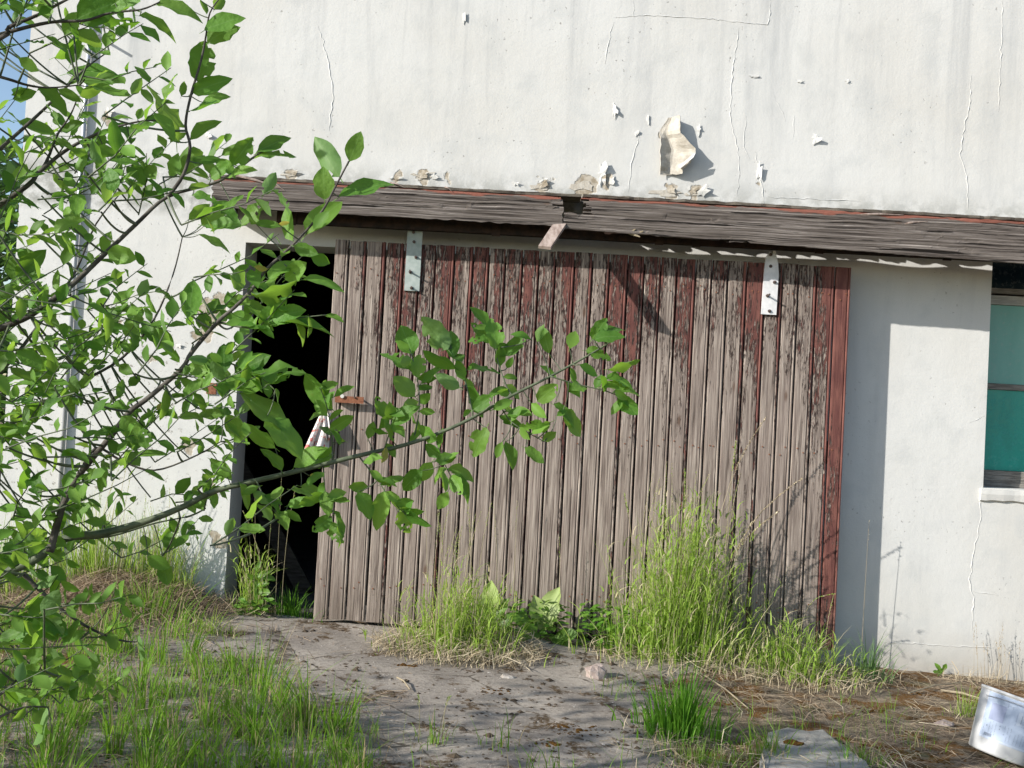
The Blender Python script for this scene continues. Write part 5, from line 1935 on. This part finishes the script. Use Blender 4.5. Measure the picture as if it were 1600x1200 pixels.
vis = sorted([r for r in leafrec if in_view(r[1])], key=lambda r: -r[0])
ids = set(id(r) for r in vis[:300])
mass = MB()
TW = Matrix.Translation(-WB)
for r in leafrec:
    if id(r) in ids or r[2]:
        o_ = bpy.data.objects.new('leaf', YLEAF if r[2] else rng.choice(LEAFM))
        COL.objects.link(o_)
        o_.parent = willow
        o_.matrix_basis = TW @ r[1]
    else:
        v_, f_ = rng.choice(LEAFUNIT)
        mass.add([r[1] @ Vector(x_) for x_ in v_], f_)
# the crown outside the picture, which throws its shade on the foreground
for _ in range(5200):
    d_ = Vector((rng.gauss(0, 1), rng.gauss(0, 1), rng.gauss(0, 1))).normalized() * (rng.random() ** .45)
    q = Vector((-3.15 + d_.x * 1.5, -4.25 + d_.y * 1.25, 1.75 + d_.z * 1.45))
    if fbm(q.x * 1.6, q.y * 1.6, q.z * 1.6) < .0 or q.z < .35:
        continue
    dd = (q - CAM)
    cc = CM.transposed() @ dd
    if cc.z < -.2 and 800 + F * cc.x / -cc.z > -60:
        continue
    dv_ = Vector((rng.gauss(.3, .6), rng.gauss(0, .6), rng.gauss(-.1, .4))).normalized()
    L_, mx = frame(q, q + dv_ * rng.uniform(.05, .085), Vector((rng.gauss(0, .5), rng.gauss(0, .5), 1)))
    v_, f_ = rng.choice(LEAFUNIT)
    mass.add([mx @ Vector(x_) for x_ in v_], f_)
o_ = mass.build('foliage', M['leafmass'], willow, smooth=True)
o_['kind'] = 'stuff'

# ================================================================== TREES BEHIND THE CORNER
def far_tree(p, h, r, n_, label, seed):
    r_ = random.Random(seed)
    b0 = Vector((p[0], p[1], gz(p[0], p[1])))
    t_ = thing('background_tree', b0, label, 'tree', 'trees behind the wall corner')
    m_ = MB()
    m_.tube([b0 + Vector((0, 0, -.1)), b0 + Vector((.1, 0, h * .4)), b0 + Vector((0, .1, h * .8))], [.11, .08, .03], 8)
    for k_ in range(9):
        a_ = r_.uniform(0, 6.28)
        z_ = h * r_.uniform(.25, .7)
        m_.tube([b0 + Vector((.05, 0, z_)), b0 + Vector((math.cos(a_) * r * .7, math.sin(a_) * r * .7, z_ + h * .18))], [.04, .01], 6)
    m_.build('trunk', M['bark'], t_, smooth=True)
    m_ = MB()
    cl = [(Vector((r_.gauss(0, .45) * r, r_.gauss(0, .45) * r, h * r_.uniform(.12, .9))), r_.uniform(.3, .55) * r) for _ in range(26)]
    for _ in range(n_):
        c_, rr = r_.choice(cl)
        d_ = Vector((r_.gauss(0, 1), r_.gauss(0, 1), r_.gauss(0, 1))).normalized() * rr * r_.random() ** .4
        q = b0 + c_ + d_
        if q.z > b0.z + h:
            continue
        if q.x > -3.2 and q.y > -.05:
            continue
        s_ = r_.uniform(.05, .1)
        a1 = Vector((r_.gauss(0, 1), r_.gauss(0, 1), r_.gauss(0, .6))).normalized()
        a2 = a1.orthogonal().normalized()
        m_.add([q - a1 * s_, q + a2 * s_ * .5, q + a1 * s_, q - a2 * s_ * .5], [(0, 1, 2, 3)])
    o2 = m_.build('crown', M['farleaf'], t_)
    o2['kind'] = 'stuff'


far_tree((-5.6, 3.0), 3.7, 1.6, 6000, 'dark green tree just behind the white wall corner', 1)
far_tree((-8.0, 6.5), 4.3, 2.2, 6000, 'wide dark tree further behind the white wall corner', 2)
far_tree((-4.9, .8), 1.5, .8, 2600, 'low dark green shrub beside the white wall corner', 3)
far_tree((-12.5, 4.0), 4.6, 2.6, 5000, 'large dark tree farthest left beyond the wall corner', 4)

# tidy helper values
for o_ in bpy.data.objects:
    if '_loc' in o_:
        del o_['_loc']
